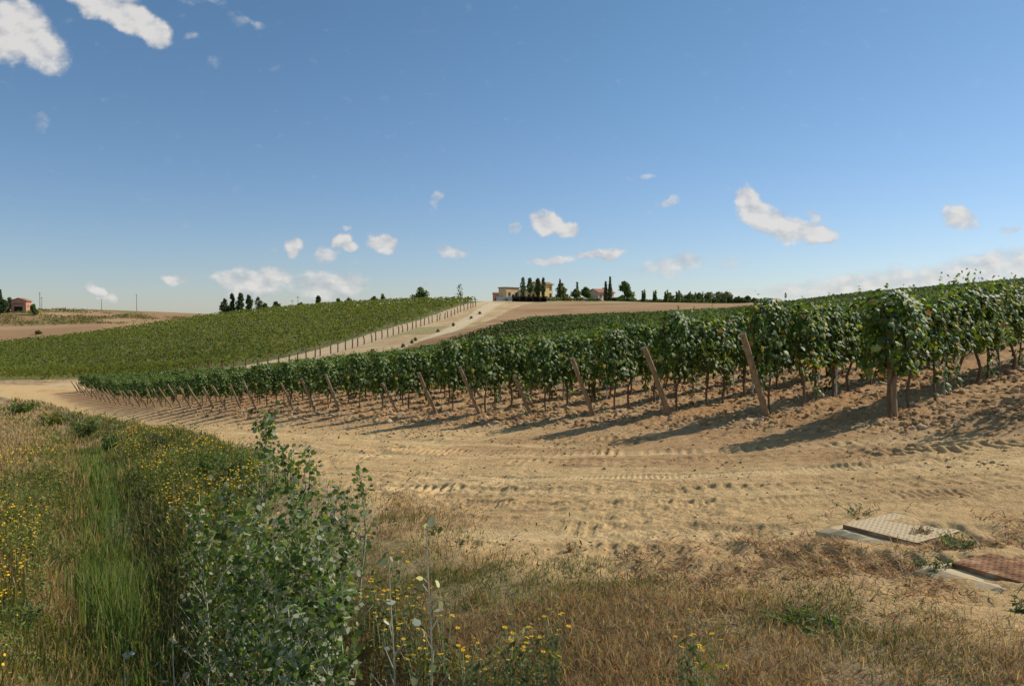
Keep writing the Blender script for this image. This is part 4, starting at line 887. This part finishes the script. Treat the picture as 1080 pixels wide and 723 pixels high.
def flower_proto():
    e = empty('yellow_flower', (0, 0, 0)); mb = MB(); heads = []
    for q in range(random.randint(3, 6)):
        a = random.uniform(0, 6.28); sp = random.uniform(.03, .12); h = random.uniform(.2, .38)
        P = [(0, 0, -.03), (sp * .4 * math.cos(a), sp * .4 * math.sin(a), h * .55), (sp * math.cos(a), sp * math.sin(a), h)]
        mb.tube(P, [.003, .0025, .0018], 5); heads.append(P[-1])
    link('stem', mb.mesh('stem', M['green_stem']), e)
    n = 46; zz = rng.uniform(.02, .28, n); P = np.stack([rng.normal(0, .035, n) * (1 + zz), rng.normal(0, .035, n) * (1 + zz), zz], 1)
    V_, F_, C_ = scatter(LAN, LANF, P, jitn(n, np.array([0, 0, .8]), .7), rng.uniform(.03, .06, n), rng.uniform(0, 6.28, n), mixcol(n, GREEN, [.4, .4, .2])); link('leaves', mesh_np('leaves', V_, F_, M['herb'], C_), e)
    for hx in heads:
        np_ = 11; V = []; Fs = []
        for i in range(np_):
            a = i * 2 * math.pi / np_; r_ = .012 * random.uniform(.85, 1.1)
            n0 = len(V); V += [(.003 * math.cos(a - .25), .003 * math.sin(a - .25), 0), (.003 * math.cos(a + .25), .003 * math.sin(a + .25), 0), (r_ * math.cos(a + .2), r_ * math.sin(a + .2), .002), (r_ * math.cos(a - .2), r_ * math.sin(a - .2), .002)]; Fs.append((n0, n0 + 1, n0 + 2, n0 + 3))
        n0 = len(V); V += [(.0045 * math.cos(q * .785), .0045 * math.sin(q * .785), .0015) for q in range(8)] + [(0, 0, .005)]; Fs += [(n0 + q, n0 + (q + 1) % 8, n0 + 8) for q in range(8)]
        mbf = MB(); mbf.add(V, Fs); link('flower_head', mbf.mesh('flower_head', M['petal']), e, loc=hx, rot=(random.uniform(-.6, .2), random.uniform(-.3, .3), 0))
    return e
fp = [flower_proto() for _ in range(4)]
FL = [(524, 693), (538, 697), (545, 710), (536, 712), (553, 702), (565, 705), (575, 696), (584, 692), (504, 712), (490, 706), (478, 700), (468, 690), (455, 706), (446, 713), (438, 700), (430, 684), (420, 668), (412, 650), (404, 630), (398, 655), (390, 612), (425, 640), (440, 662), (412, 700), (395, 690), (402, 668), (745, 719), (722, 716), (735, 712), (383, 575), (372, 560), (500, 722), (515, 720), (385, 640), (436, 628), (418, 615)]
for i, (u, v) in enumerate(FL):
    src = fp[i % 4]; o = src if i < 4 else copy_tree(src)
    p = hit(u, v + 30, Zmid, 20); o.location = (p[0], p[1], Zs(*p)); o.rotation_euler = (0, 0, random.uniform(-.6, .6)); s_ = random.uniform(.8, 1.15); o.scale = (s_,) * 3
    tag(o, 'small yellow daisy-like wildflower in the grass near the tall dry stalk' if u < 600 else 'small yellow daisy-like wildflower alone in short grass below the metal lids', 'flower', 'yellow flowers by the dry stalk' if u < 600 else 'yellow flowers in the short grass')

# ------------------------------------------------------------------ poplar thicket, stalks and weeds
PC = [(.06, .10, .022), (.10, .15, .032), (.15, .19, .045), (.24, .25, .09)]; PW = [.35, .35, .2, .1]
def sapling(u, vtop, Y, label, nl=200, spread=.3, white=.1, zb=None, top_plume=False, lean=0., lsz=(.016, .046)):
    x = (u - CX) / F * Y; z0 = Zs(x, Y) - .03; H = at(u, vtop, Y)[2] - z0
    e = empty('poplar_sapling', (x, Y, z0)); tag(e, label, 'sapling', 'white poplar saplings in the ditch')
    mb = MB(); P = [np.array([lean * (q - 1) * H * .3 + .02 * math.sin(q * 7 + u), .02 * math.cos(q * 5 + u), q * H]) for q in np.linspace(0, 1, 9)]
    mb.tube(P, np.linspace(.010, .003, 9), 6, .1)
    LP, LN = [], []
    for b in range(int(10 + nl / 14)):
        q = rng.uniform(.1, .97); a = rng.uniform(0, 6.28); ln = spread * (1.1 - q * .85) * rng.uniform(.5, 1.2)
        base = np.array([np.interp(q, np.linspace(0, 1, 9), [p[i] for p in P]) for i in range(3)])
        ln *= .8; tip = base + np.array([math.cos(a) * ln, math.sin(a) * ln, ln * rng.uniform(.7, 1.7)])
        mb.tube([base, base * .6 + tip * .4 + np.array([0, 0, -.03 * ln]), base * .25 + tip * .75 + rng.normal(0, .012, 3), tip], [.0035, .0025, .0018, .001], 5)
        m = max(4, int(nl * .8 / (10 + nl / 14)))
        s_ = rng.uniform(.2, 1.05, (m, 1)); LP.append(base + (tip - base) * s_ + rng.normal(0, .03, (m, 3))); LN.append(np.tile([math.cos(a) * .4, math.sin(a) * .4 - .25, .7], (m, 1)))
    m = int(nl * .25); s_ = rng.uniform(.45, 1.0, m); LP.append(np.stack([np.interp(s_, np.linspace(0, 1, 9), [p[i] for p in P]) for i in range(3)], 1) + rng.normal(0, .035, (m, 3))); LN.append(np.tile([0, -.4, .5], (m, 1)))
    if top_plume:
        for sx in (-.055, .075):
            m = 34; s_ = rng.uniform(.80, .985, m); q = np.stack([np.full(m, sx) * (1.1 - (s_ - .8) * 2), np.zeros(m), s_ * H], 1); LP.append(q + rng.normal(0, .014, (m, 3))); LN.append(np.tile([sx * 6, -.8, -.2 if sx < 0 else .4], (m, 1)))
    LP = np.concatenate(LP); LN = np.concatenate(LN); n = len(LP); LN = jitn(n, LN, .45)
    fl = rng.uniform(0, 1, n) < white; LN[fl] = -LN[fl]
    V_, F_, C_ = scatter(OV, OVF, LP, LN, rng.uniform(*lsz, n), rng.normal(0, 1.0, n), mixcol(n, PC, PW))
    link('stem', mb.mesh('stem', M['silver_stem'], True), e); link('leaves', mesh_np('leaves', V_, F_, M['poplar'], C_), e)
SAP = [(277, 438, 5.3, 'tallest white poplar sapling with silvery leaf plumes reaching over the road edge', 330, .34, .14, True), (303, 474, 5.0, 'poplar sapling leaning beside the tallest one, fresh green at its tip', 260, .32, .1, False), (322, 472, 5.6, 'slim poplar sapling with a few green leaves above the thicket', 200, .28, .08, False),
       (238, 512, 5.2, 'bushy poplar sapling on the ditch side of the tallest one', 320, .36, .1, False), (212, 520, 4.9, 'low wide poplar sapling at the outer edge of the ditch', 300, .36, .12, False), (345, 512, 5.0, 'poplar sapling with pale leaves midway to the road', 300, .32, .16, False), (360, 520, 4.7, 'poplar sapling in front of the pale leaved one', 280, .3, .16, False),
       (262, 530, 4.6, 'leafy dark poplar sapling in the middle of the thicket', 380, .36, .08, False), (312, 530, 4.5, 'dense green poplar sapling filling the thicket front', 380, .36, .1, False), (338, 560, 4.3, 'low silvery poplar sapling at the thicket front', 330, .32, .16, False), (285, 575, 4.2, 'low bright green poplar sapling at the thicket front', 330, .34, .08, False),
       (248, 590, 4.35, 'lowest poplar sapling beside the dark ditch hollow', 300, .32, .1, False), (381, 487, 5.6, 'lone thin poplar sapling with sparse leaves against the road', 70, .16, .1, False), (305, 640, 3.9, 'short poplar sapling with white upturned leaves nearest the viewer', 240, .28, .2, False), (352, 625, 4.0, 'short pale poplar sapling next to the yellow flowers', 240, .28, .18, False)]
for s_ in SAP: sapling(s_[0], s_[1], s_[2], s_[3], nl=int(s_[4] * 1.75), spread=s_[5], white=s_[6] * 1.7, top_plume=s_[7])
def stalk(u, vt, Y, label, leaves=12):
    x = (u - CX) / F * Y; z = Zs(x, Y) - .02; H = at(u, vt, Y)[2] - z
    e = empty('dry_stalk', (x, Y, z)); tag(e, label, 'stalk'); mb = MB(); LP = []
    mb.tube([(.03 * q * q * 0 + .012 * math.sin(q * 5), 0, q * H) for q in np.linspace(0, 1, 10)], np.linspace(.007, .0025, 10), 6, .1)
    for q in np.linspace(.12, .72, leaves):
        a = rng.uniform(0, 6.28); ln = rng.uniform(.06, .16) * (1.1 - q); b = np.array([.012 * math.sin(q * 5), 0, q * H]); t_ = b + np.array([math.cos(a) * ln, math.sin(a) * ln * .5, ln * 1.1])
        mb.tube([b, t_], [.0035, .0018], 5); LP.append(t_)
    link('stem', mb.mesh('stem', M['stalk']), e)
    LP = np.array(LP + [(rng.normal(0, .02), 0, H + rng.normal(0, .015)) for _ in range(6)]); n = len(LP)
    V_, F_, C_ = scatter(OV, OVF, LP, rng.normal(0, 1, (n, 3)), rng.uniform(.03, .06, n), rng.uniform(0, 6, n), mixcol(n, [(.06, .09, .04), (.3, .3, .24), (.45, .43, .38)], [.4, .3, .3])); link('leaves', mesh_np('leaves', V_, F_, M['poplar'], C_), e)
stalk(452, 556, 4.0, 'tall pale dry stalk with whitish tip rising from the flowers', 14)
stalk(412, 590, 4.1, 'thin grey green stalk beside the thicket of poplars', 8)
stalk(128, 690, 4.3, 'short dry seed stalk crossing the dark ditch hollow', 4)
stalk(180, 676, 4.3, 'bent straw stalk at the edge of the dark ditch hollow', 4)
def weed(u, v, h, w, label, colr='green', n=160, lsz=(.03, .06), name='leafy_weed', lan=True):
    p = hit(u, v, Zmid, 120); d = p[1]; z = Zs(*p); H = h / F * d; Wd = w / F * d
    e = empty(name, (p[0], p[1], z)); tag(e, label, 'weed')
    cols = {'green': ([(.06, .10, .022), (.10, .145, .03), (.15, .18, .04)], [.4, .4, .2]), 'dark': ([(.03, .06, .015), (.05, .085, .022), (.08, .12, .03)], [.4, .4, .2]), 'yellow': ([(.15, .15, .03), (.2, .18, .04), (.10, .13, .03)], [.4, .3, .3]), 'grey': ([(.09, .105, .06), (.13, .14, .085), (.06, .08, .04)], [.4, .3, .3]), 'brown': ([(.24, .14, .08), (.3, .2, .11), (.15, .09, .05)], [.4, .3, .3])}[colr]
    mb = MB(); LP, LN = [], []; ns = max(5, int(n / 26))
    for q in range(ns):
        a = rng.uniform(0, 6.28); rr_ = math.sqrt(rng.uniform(0, 1)); b = np.array([rng.normal(0, .0015), rng.normal(0, .0015), -.03]); t_ = np.array([math.cos(a) * Wd * .5 * rr_, math.sin(a) * Wd * .5 * rr_, H * rng.uniform(.65, 1.05) * (1 - .25 * rr_)])
        mb.tube([b, (b + t_) / 2 + rng.normal(0, .02 * H, 3), t_], [.004, .003, .0015], 4); m = n // ns; s_ = rng.uniform(.1, 1.05, (m, 1))
        LP.append(b + (t_ - b) * s_ + rng.normal(0, .06, (m, 3)) * min(Wd, H)); LN.append(np.tile([math.cos(a) * .4, math.sin(a) * .4, .7], (m, 1)))
    LP = np.concatenate(LP); LN = np.concatenate(LN); n = len(LP); sz = rng.uniform(*lsz, n) * max(1, d / 14)
    V_, F_, C_ = scatter(LAN if lan else OV, LANF if lan else OVF, LP, jitn(n, LN, .5), sz, rng.normal(0, 1.2, n), mixcol(n, *cols))
    link('stem', mb.mesh('stem', M['green_stem']), e); link('leaves', mesh_np('leaves', V_, F_, M['herb'], C_), e)
W_ = [(218, 508, 42, 40, 'tall bright green herb clump at the road edge behind the poplars', 'green', 900, (.05, .10)), (245, 512, 44, 44, 'widest bright green herb clump between road and poplars', 'green', 1000, (.05, .10)), (190, 492, 22, 44, 'low herb clump topped with yellow at the road edge', 'yellow', 700, (.04, .08)), (165, 472, 18, 36, 'grey green twiggy weed spilling onto the sandy road', 'grey', 500, (.04, .08)),
      (90, 462, 24, 32, 'tall leafy weed over the far end of the ditch', 'green', 700, (.05, .1)), (60, 448, 18, 34, 'yellow green weed clump where the ditch meets the road', 'yellow', 600, (.05, .1)), (22, 436, 16, 40, 'fresh green weed clump at the farthest corner of the verge', 'green', 700, (.05, .1)), (118, 478, 26, 26, 'fresh green upright weed beside the ditch bend', 'green', 600, (.05, .1)),
      (40, 510, 30, 60, 'yellow flowering weed patch on the dry bank of the ditch', 'yellow', 800, (.04, .08)), (130, 585, 55, 36, 'brown twiggy weed standing in the ditch hollow', 'grey', 260, (.03, .06)), (60, 600, 40, 70, 'leafy yellow green weed on the outer ditch bank', 'yellow', 700, (.03, .06)), (20, 668, 42, 60, 'dark green leafy weed at the foot of the outer bank', 'dark', 500, (.03, .06)),
      (905, 545, 10, 56, 'low green weed along the back edge of the dusty lid', 'dark', 260, (.015, .03)), (985, 600, 22, 44, 'leafy green weed at the corner of the rusty lid', 'dark', 420, (.02, .04)), (1010, 578, 18, 50, 'trailing green weed between the two lids', 'green', 420, (.02, .035)), (972, 565, 12, 26, 'dry brown tuft at the corner of the dusty lid', 'brown', 220, (.02, .04)), (1076, 640, 16, 30, 'green weed under the front edge of the rusty lid', 'dark', 220, (.02, .04)),
      (268, 436, 5, 26, 'flat green weed at the foot of the far end posts', 'dark', 160, (.05, .08)), (285, 437, 6, 12, 'tiny dark weed on the track edge by the far posts', 'dark', 100, (.05, .08)), (522, 410, 8, 14, 'green weed at the foot of the vines by the short leaning post', 'green', 140, (.05, .08)), (600, 578, 12, 14, 'small dark brown weed tuft on the sandy road', 'brown', 120, (.02, .04)), (660, 590, 9, 36, 'flattened dry weed at the road edge', 'brown', 160, (.02, .04)),
      (880, 665, 14, 90, 'spreading fresh green weed in the short grass', 'green', 600, (.025, .05)), (840, 650, 12, 70, 'low green weed patch at the sandy edge of the grass', 'green', 500, (.025, .05)), (456, 562, 14, 16, 'small dark leafed weed at the sandy corner of the verge', 'dark', 80, (.03, .05))]
for w_ in W_: weed(*w_[:5], colr=w_[5], n=w_[6], lsz=w_[7])

# ------------------------------------------------------------------ sky, sun, clouds
SUN_AZ, SUN_EL = 64.0, 37.5
az, el = R(SUN_AZ), R(SUN_EL); tosun = Vector((math.sin(az) * math.cos(el), math.cos(az) * math.cos(el), math.sin(el)))
sl = bpy.data.lights.new('sun', 'SUN'); sl.energy = 4.6; sl.angle = R(.53); sl.color = (1, .93, .82)
so = bpy.data.objects.new('sun', sl); COL.objects.link(so); so.rotation_euler = tosun.to_track_quat('Z', 'Y').to_euler(); so.location = (30, -10, 40)
w = bpy.data.worlds.new('World'); scene.world = w; w.use_nodes = True; nt = w.node_tree; L = nt.links.new
bg = nt.nodes['Background']; sk = nt.nodes.new('ShaderNodeTexSky'); sk.sky_type = 'NISHITA'; sk.sun_disc = False; sk.sun_elevation = el; sk.sun_rotation = az
sk.air_density = 1.0; sk.dust_density = .25; sk.ozone_density = 2.0; sk.altitude = 200
bg.inputs[1].default_value = .1
CL = [  # u, v, ru, rv, angle(deg, + = falling to the right), amp
    (18, 30, 52, 40, 30, 1.2), (45, 52, 40, 30, 40, 1.1), (5, 45, 40, 30, 20, 1.), (98, 4, 46, 20, 25, 1.1), (135, 18, 50, 22, 25, 1.2), (162, 34, 26, 20, 30, 1.1), (105, -12, 60, 18, 20, 1.),
    (310, 260, 13, 16, 0, 1.0), (360, 254, 15, 12, -10, 1.1), (368, 260, 15, 9, 0, .9), (343, 268, 20, 15, 0, .8), (404, 256, 23, 14, 5, 1.15), (392, 254, 12, 14, 0, .7), (290, 262, 8, 6, 0, .5), (366, 239, 11, 5, 0, .6),
    (262, 298, 52, 22, 5, .85), (240, 293, 28, 14, 0, .8), (290, 292, 30, 14, 10, .85), (345, 302, 66, 22, 0, .8), (255, 306, 30, 18, 0, .7), (185, 294, 24, 9, 12, .8), (103, 307, 18, 8, 30, 1.), (118, 314, 10, 8, 40, .6), (145, 304, 25, 8, 0, .45), (446, 304, 14, 10, 0, .6),
    (476, 265, 26, 9, 4, .75), (577, 236, 26, 17, 0, 1.15), (568, 230, 14, 14, 0, .9), (594, 240, 22, 12, 5, 1.1), (543, 242, 9, 8, 0, .65), (462, 208, 10, 10, 0, .68), (459, 216, 10, 7, 0, .5),
    (634, 268, 40, 8, -4, .95), (580, 274, 40, 7, 0, .72), (712, 278, 52, 13, -6, .75), (722, 272, 22, 9, 0, .5), (690, 286, 60, 12, 0, .5), (706, 212, 15, 8, -35, .72), (690, 218, 12, 7, -40, .5), (683, 186, 14, 5, -10, .5), (668, 189, 12, 5, 10, .5),
    (788, 212, 16, 22, 0, 1.1), (800, 228, 34, 20, 28, 1.15), (828, 240, 42, 19, 22, 1.2), (856, 246, 36, 16, 12, 1.1), (858, 228, 18, 10, 50, .7), (1012, 230, 25, 18, 5, 1.05), (1000, 222, 10, 10, 0, .7), (1022, 234, 18, 14, 0, .7),
    (960, 302, 190, 30, -6, .85), (1050, 280, 100, 26, -8, .85), (880, 306, 130, 22, -5, .72), (1066, 243, 20, 6, 0, .6), (775, 276, 34, 14, 0, .42), (800, 312, 120, 16, 0, .5), (980, 318, 170, 22, 0, .7),
    (42, 128, 14, 14, 40, .45), (250, 18, 18, 10, 20, .45), (272, 26, 14, 7, 20, .45), (200, 38, 14, 6, 0, .5), (215, 2, 40, 8, 0, .4), (225, 62, 18, 8, 0, .35)]
tc = nt.nodes.new('ShaderNodeTexCoord'); sep = N(nt, 'ShaderNodeSeparateXYZ'); L(tc.outputs['Generated'], sep.inputs[0])
ymax = N(nt, 'ShaderNodeMath', operation='MAXIMUM'); L(sep.outputs['Y'], ymax.inputs[0]); ymax.inputs[1].default_value = .05
dv1 = N(nt, 'ShaderNodeMath', operation='DIVIDE'); L(sep.outputs['X'], dv1.inputs[0]); L(ymax.outputs[0], dv1.inputs[1])
dv2 = N(nt, 'ShaderNodeMath', operation='DIVIDE'); L(sep.outputs['Z'], dv2.inputs[0]); L(ymax.outputs[0], dv2.inputs[1])
cb = N(nt, 'ShaderNodeCombineXYZ'); L(dv1.outputs[0], cb.inputs[0]); L(dv2.outputs[0], cb.inputs[1])
# warp the sky coordinate for ragged cloud outlines
wn = N(nt, 'ShaderNodeTexNoise'); wn.inputs['Scale'].default_value = 34; wn.inputs['Detail'].default_value = 5; wn.inputs['Roughness'].default_value = .6; L(cb.outputs[0], wn.inputs['Vector'])
ws_ = N(nt, 'ShaderNodeVectorMath', operation='SUBTRACT'); L(wn.outputs['Color'], ws_.inputs[0]); ws_.inputs[1].default_value = (.5, .5, .5)
wsc = N(nt, 'ShaderNodeVectorMath', operation='SCALE'); L(ws_.outputs[0], wsc.inputs[0]); wsc.inputs['Scale'].default_value = .026
wadd = N(nt, 'ShaderNodeVectorMath', operation='ADD'); L(cb.outputs[0], wadd.inputs[0]); L(wsc.outputs[0], wadd.inputs[1])
zf = N(nt, 'ShaderNodeVectorMath', operation='MULTIPLY'); L(wadd.outputs[0], zf.inputs[0]); zf.inputs[1].default_value = (1, 1, 0)
acc = None
for u, v, ru, rv, ang, amp in CL:
    dx, dy, dz = ray(u, v)
    mp = N(nt, 'ShaderNodeMapping', vector_type='TEXTURE'); mp.inputs['Location'].default_value = (dx / dy, dz / dy, 0); mp.inputs['Rotation'].default_value = (0, 0, -R(ang)); mp.inputs['Scale'].default_value = (ru / F, rv / F, 1)
    L(zf.outputs[0], mp.inputs[0]); dt = N(nt, 'ShaderNodeVectorMath', operation='DOT_PRODUCT'); L(mp.outputs[0], dt.inputs[0]); L(mp.outputs[0], dt.inputs[1])
    mr = N(nt, 'ShaderNodeMapRange', interpolation_type='SMOOTHSTEP'); mr.inputs['From Min'].default_value = 1.0; mr.inputs['From Max'].default_value = 0; mr.inputs['To Max'].default_value = amp; L(dt.outputs['Value'], mr.inputs[0])
    if acc is None: acc = mr.outputs[0]
    else:
        ad = N(nt, 'ShaderNodeMath', operation='MAXIMUM'); 
        ad.operation = 'SMOOTH_MAX'; ad.inputs[2].default_value = .15
        L(acc, ad.inputs[0]); L(mr.outputs[0], ad.inputs[1]); acc = ad.outputs[0]
fn = N(nt, 'ShaderNodeTexNoise'); fn.inputs['Scale'].default_value = 42; fn.inputs['Detail'].default_value = 7; fn.inputs['Roughness'].default_value = .52
st = N(nt, 'ShaderNodeVectorMath', operation='MULTIPLY'); L(cb.outputs[0], st.inputs[0]); st.inputs[1].default_value = (1, 1.5, 1); L(st.outputs[0], fn.inputs['Vector'])
fm = N(nt, 'ShaderNodeMath', operation='MULTIPLY_ADD'); L(fn.outputs['Fac'], fm.inputs[0]); fm.inputs[1].default_value = 1.0; fm.inputs[2].default_value = -.5
fa = N(nt, 'ShaderNodeMath', operation='ADD'); L(acc, fa.inputs[0]); L(fm.outputs[0], fa.inputs[1])
dn = N(nt, 'ShaderNodeMapRange', interpolation_type='SMOOTHSTEP'); dn.inputs['From Min'].default_value = .2; dn.inputs['From Max'].default_value = 1.02; dn.inputs['To Max'].default_value = .9; L(fa.outputs[0], dn.inputs[0])
yg = N(nt, 'ShaderNodeMapRange'); yg.inputs['From Min'].default_value = .1; yg.inputs['From Max'].default_value = .3; L(sep.outputs['Y'], yg.inputs[0])
dm = N(nt, 'ShaderNodeMath', operation='MULTIPLY'); L(dn.outputs[0], dm.inputs[0]); L(yg.outputs[0], dm.inputs[1])
sh = N(nt, 'ShaderNodeVectorMath', operation='ADD'); L(st.outputs[0], sh.inputs[0]); sh.inputs[1].default_value = (.005, .014, 0)
fn2 = N(nt, 'ShaderNodeTexNoise'); fn2.inputs['Scale'].default_value = 42; fn2.inputs['Detail'].default_value = 2; fn2.inputs['Roughness'].default_value = .5; L(sh.outputs[0], fn2.inputs['Vector'])
sdf = N(nt, 'ShaderNodeMath', operation='SUBTRACT'); L(fn.outputs['Fac'], sdf.inputs[0]); L(fn2.outputs['Fac'], sdf.inputs[1])
lit = N(nt, 'ShaderNodeMath', operation='MULTIPLY_ADD'); L(sdf.outputs[0], lit.inputs[0]); lit.inputs[1].default_value = 1.25; fcl = N(nt, 'ShaderNodeMath', operation='MULTIPLY_ADD'); L(fa.outputs[0], fcl.inputs[0]); fcl.inputs[1].default_value = .55; fcl.inputs[2].default_value = .34; L(fcl.outputs[0], lit.inputs[2])
cc = N(nt, 'ShaderNodeValToRGB'); L(lit.outputs[0], cc.inputs[0]); cc.color_ramp.elements[0].position = .3; cc.color_ramp.elements[0].color = (.58, .61, .67, 1); cc.color_ramp.elements[1].position = 1.0; cc.color_ramp.elements[1].color = (1.0, .97, .93, 1)  # sunlit tops and grey shaded sides put into the cloud colour
csc = N(nt, 'ShaderNodeVectorMath', operation='SCALE'); L(cc.outputs[0], csc.inputs[0]); csc.inputs['Scale'].default_value = 5.9
mx = N(nt, 'ShaderNodeMix', data_type='RGBA'); L(dm.outputs[0], mx.inputs['Factor']); 
hz = N(nt, 'ShaderNodeMapRange', interpolation_type='SMOOTHSTEP'); hz.inputs['From Min'].default_value = -.05; hz.inputs['From Max'].default_value = .42; L(sep.outputs['Z'], hz.inputs[0])
hr = N(nt, 'ShaderNodeMix', data_type='RGBA'); hr.inputs['A'].default_value = (.63, .67, .82, 1); hr.inputs['B'].default_value = (.555, .71, .765, 1); L(hz.outputs[0], hr.inputs['Factor'])
hm = N(nt, 'ShaderNodeMix', data_type='RGBA', blend_type='MULTIPLY'); hm.inputs['Factor'].default_value = 1; L(sk.outputs[0], hm.inputs['A']); L(hr.outputs['Result'], hm.inputs['B']); 
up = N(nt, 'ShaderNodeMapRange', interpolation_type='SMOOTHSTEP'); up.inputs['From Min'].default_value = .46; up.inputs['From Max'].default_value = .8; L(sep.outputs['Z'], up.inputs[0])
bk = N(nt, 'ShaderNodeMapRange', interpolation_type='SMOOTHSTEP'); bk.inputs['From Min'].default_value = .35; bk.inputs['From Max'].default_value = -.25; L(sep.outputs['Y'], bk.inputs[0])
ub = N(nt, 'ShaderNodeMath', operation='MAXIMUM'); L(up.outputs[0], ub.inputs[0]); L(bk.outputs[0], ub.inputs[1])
hb = N(nt, 'ShaderNodeMix', data_type='RGBA', blend_type='MULTIPLY'); hb.inputs['B'].default_value = (2.5, 2.1, 1.7, 1); L(ub.outputs[0], hb.inputs['Factor']); L(hm.outputs['Result'], hb.inputs['A']); L(hb.outputs['Result'], mx.inputs['A']); L(csc.outputs[0], mx.inputs['B']); L(mx.outputs['Result'], bg.inputs[0])  # added fill light: unseen sky overhead and behind camera brightened and warmed
vs = scene.view_settings; vs.view_transform = 'Standard'; vs.look = 'None'; vs.exposure = .36; vs.gamma = 1; vs.use_curve_mapping = False
scene.cycles.max_bounces = 6; scene.cycles.transparent_max_bounces = 4
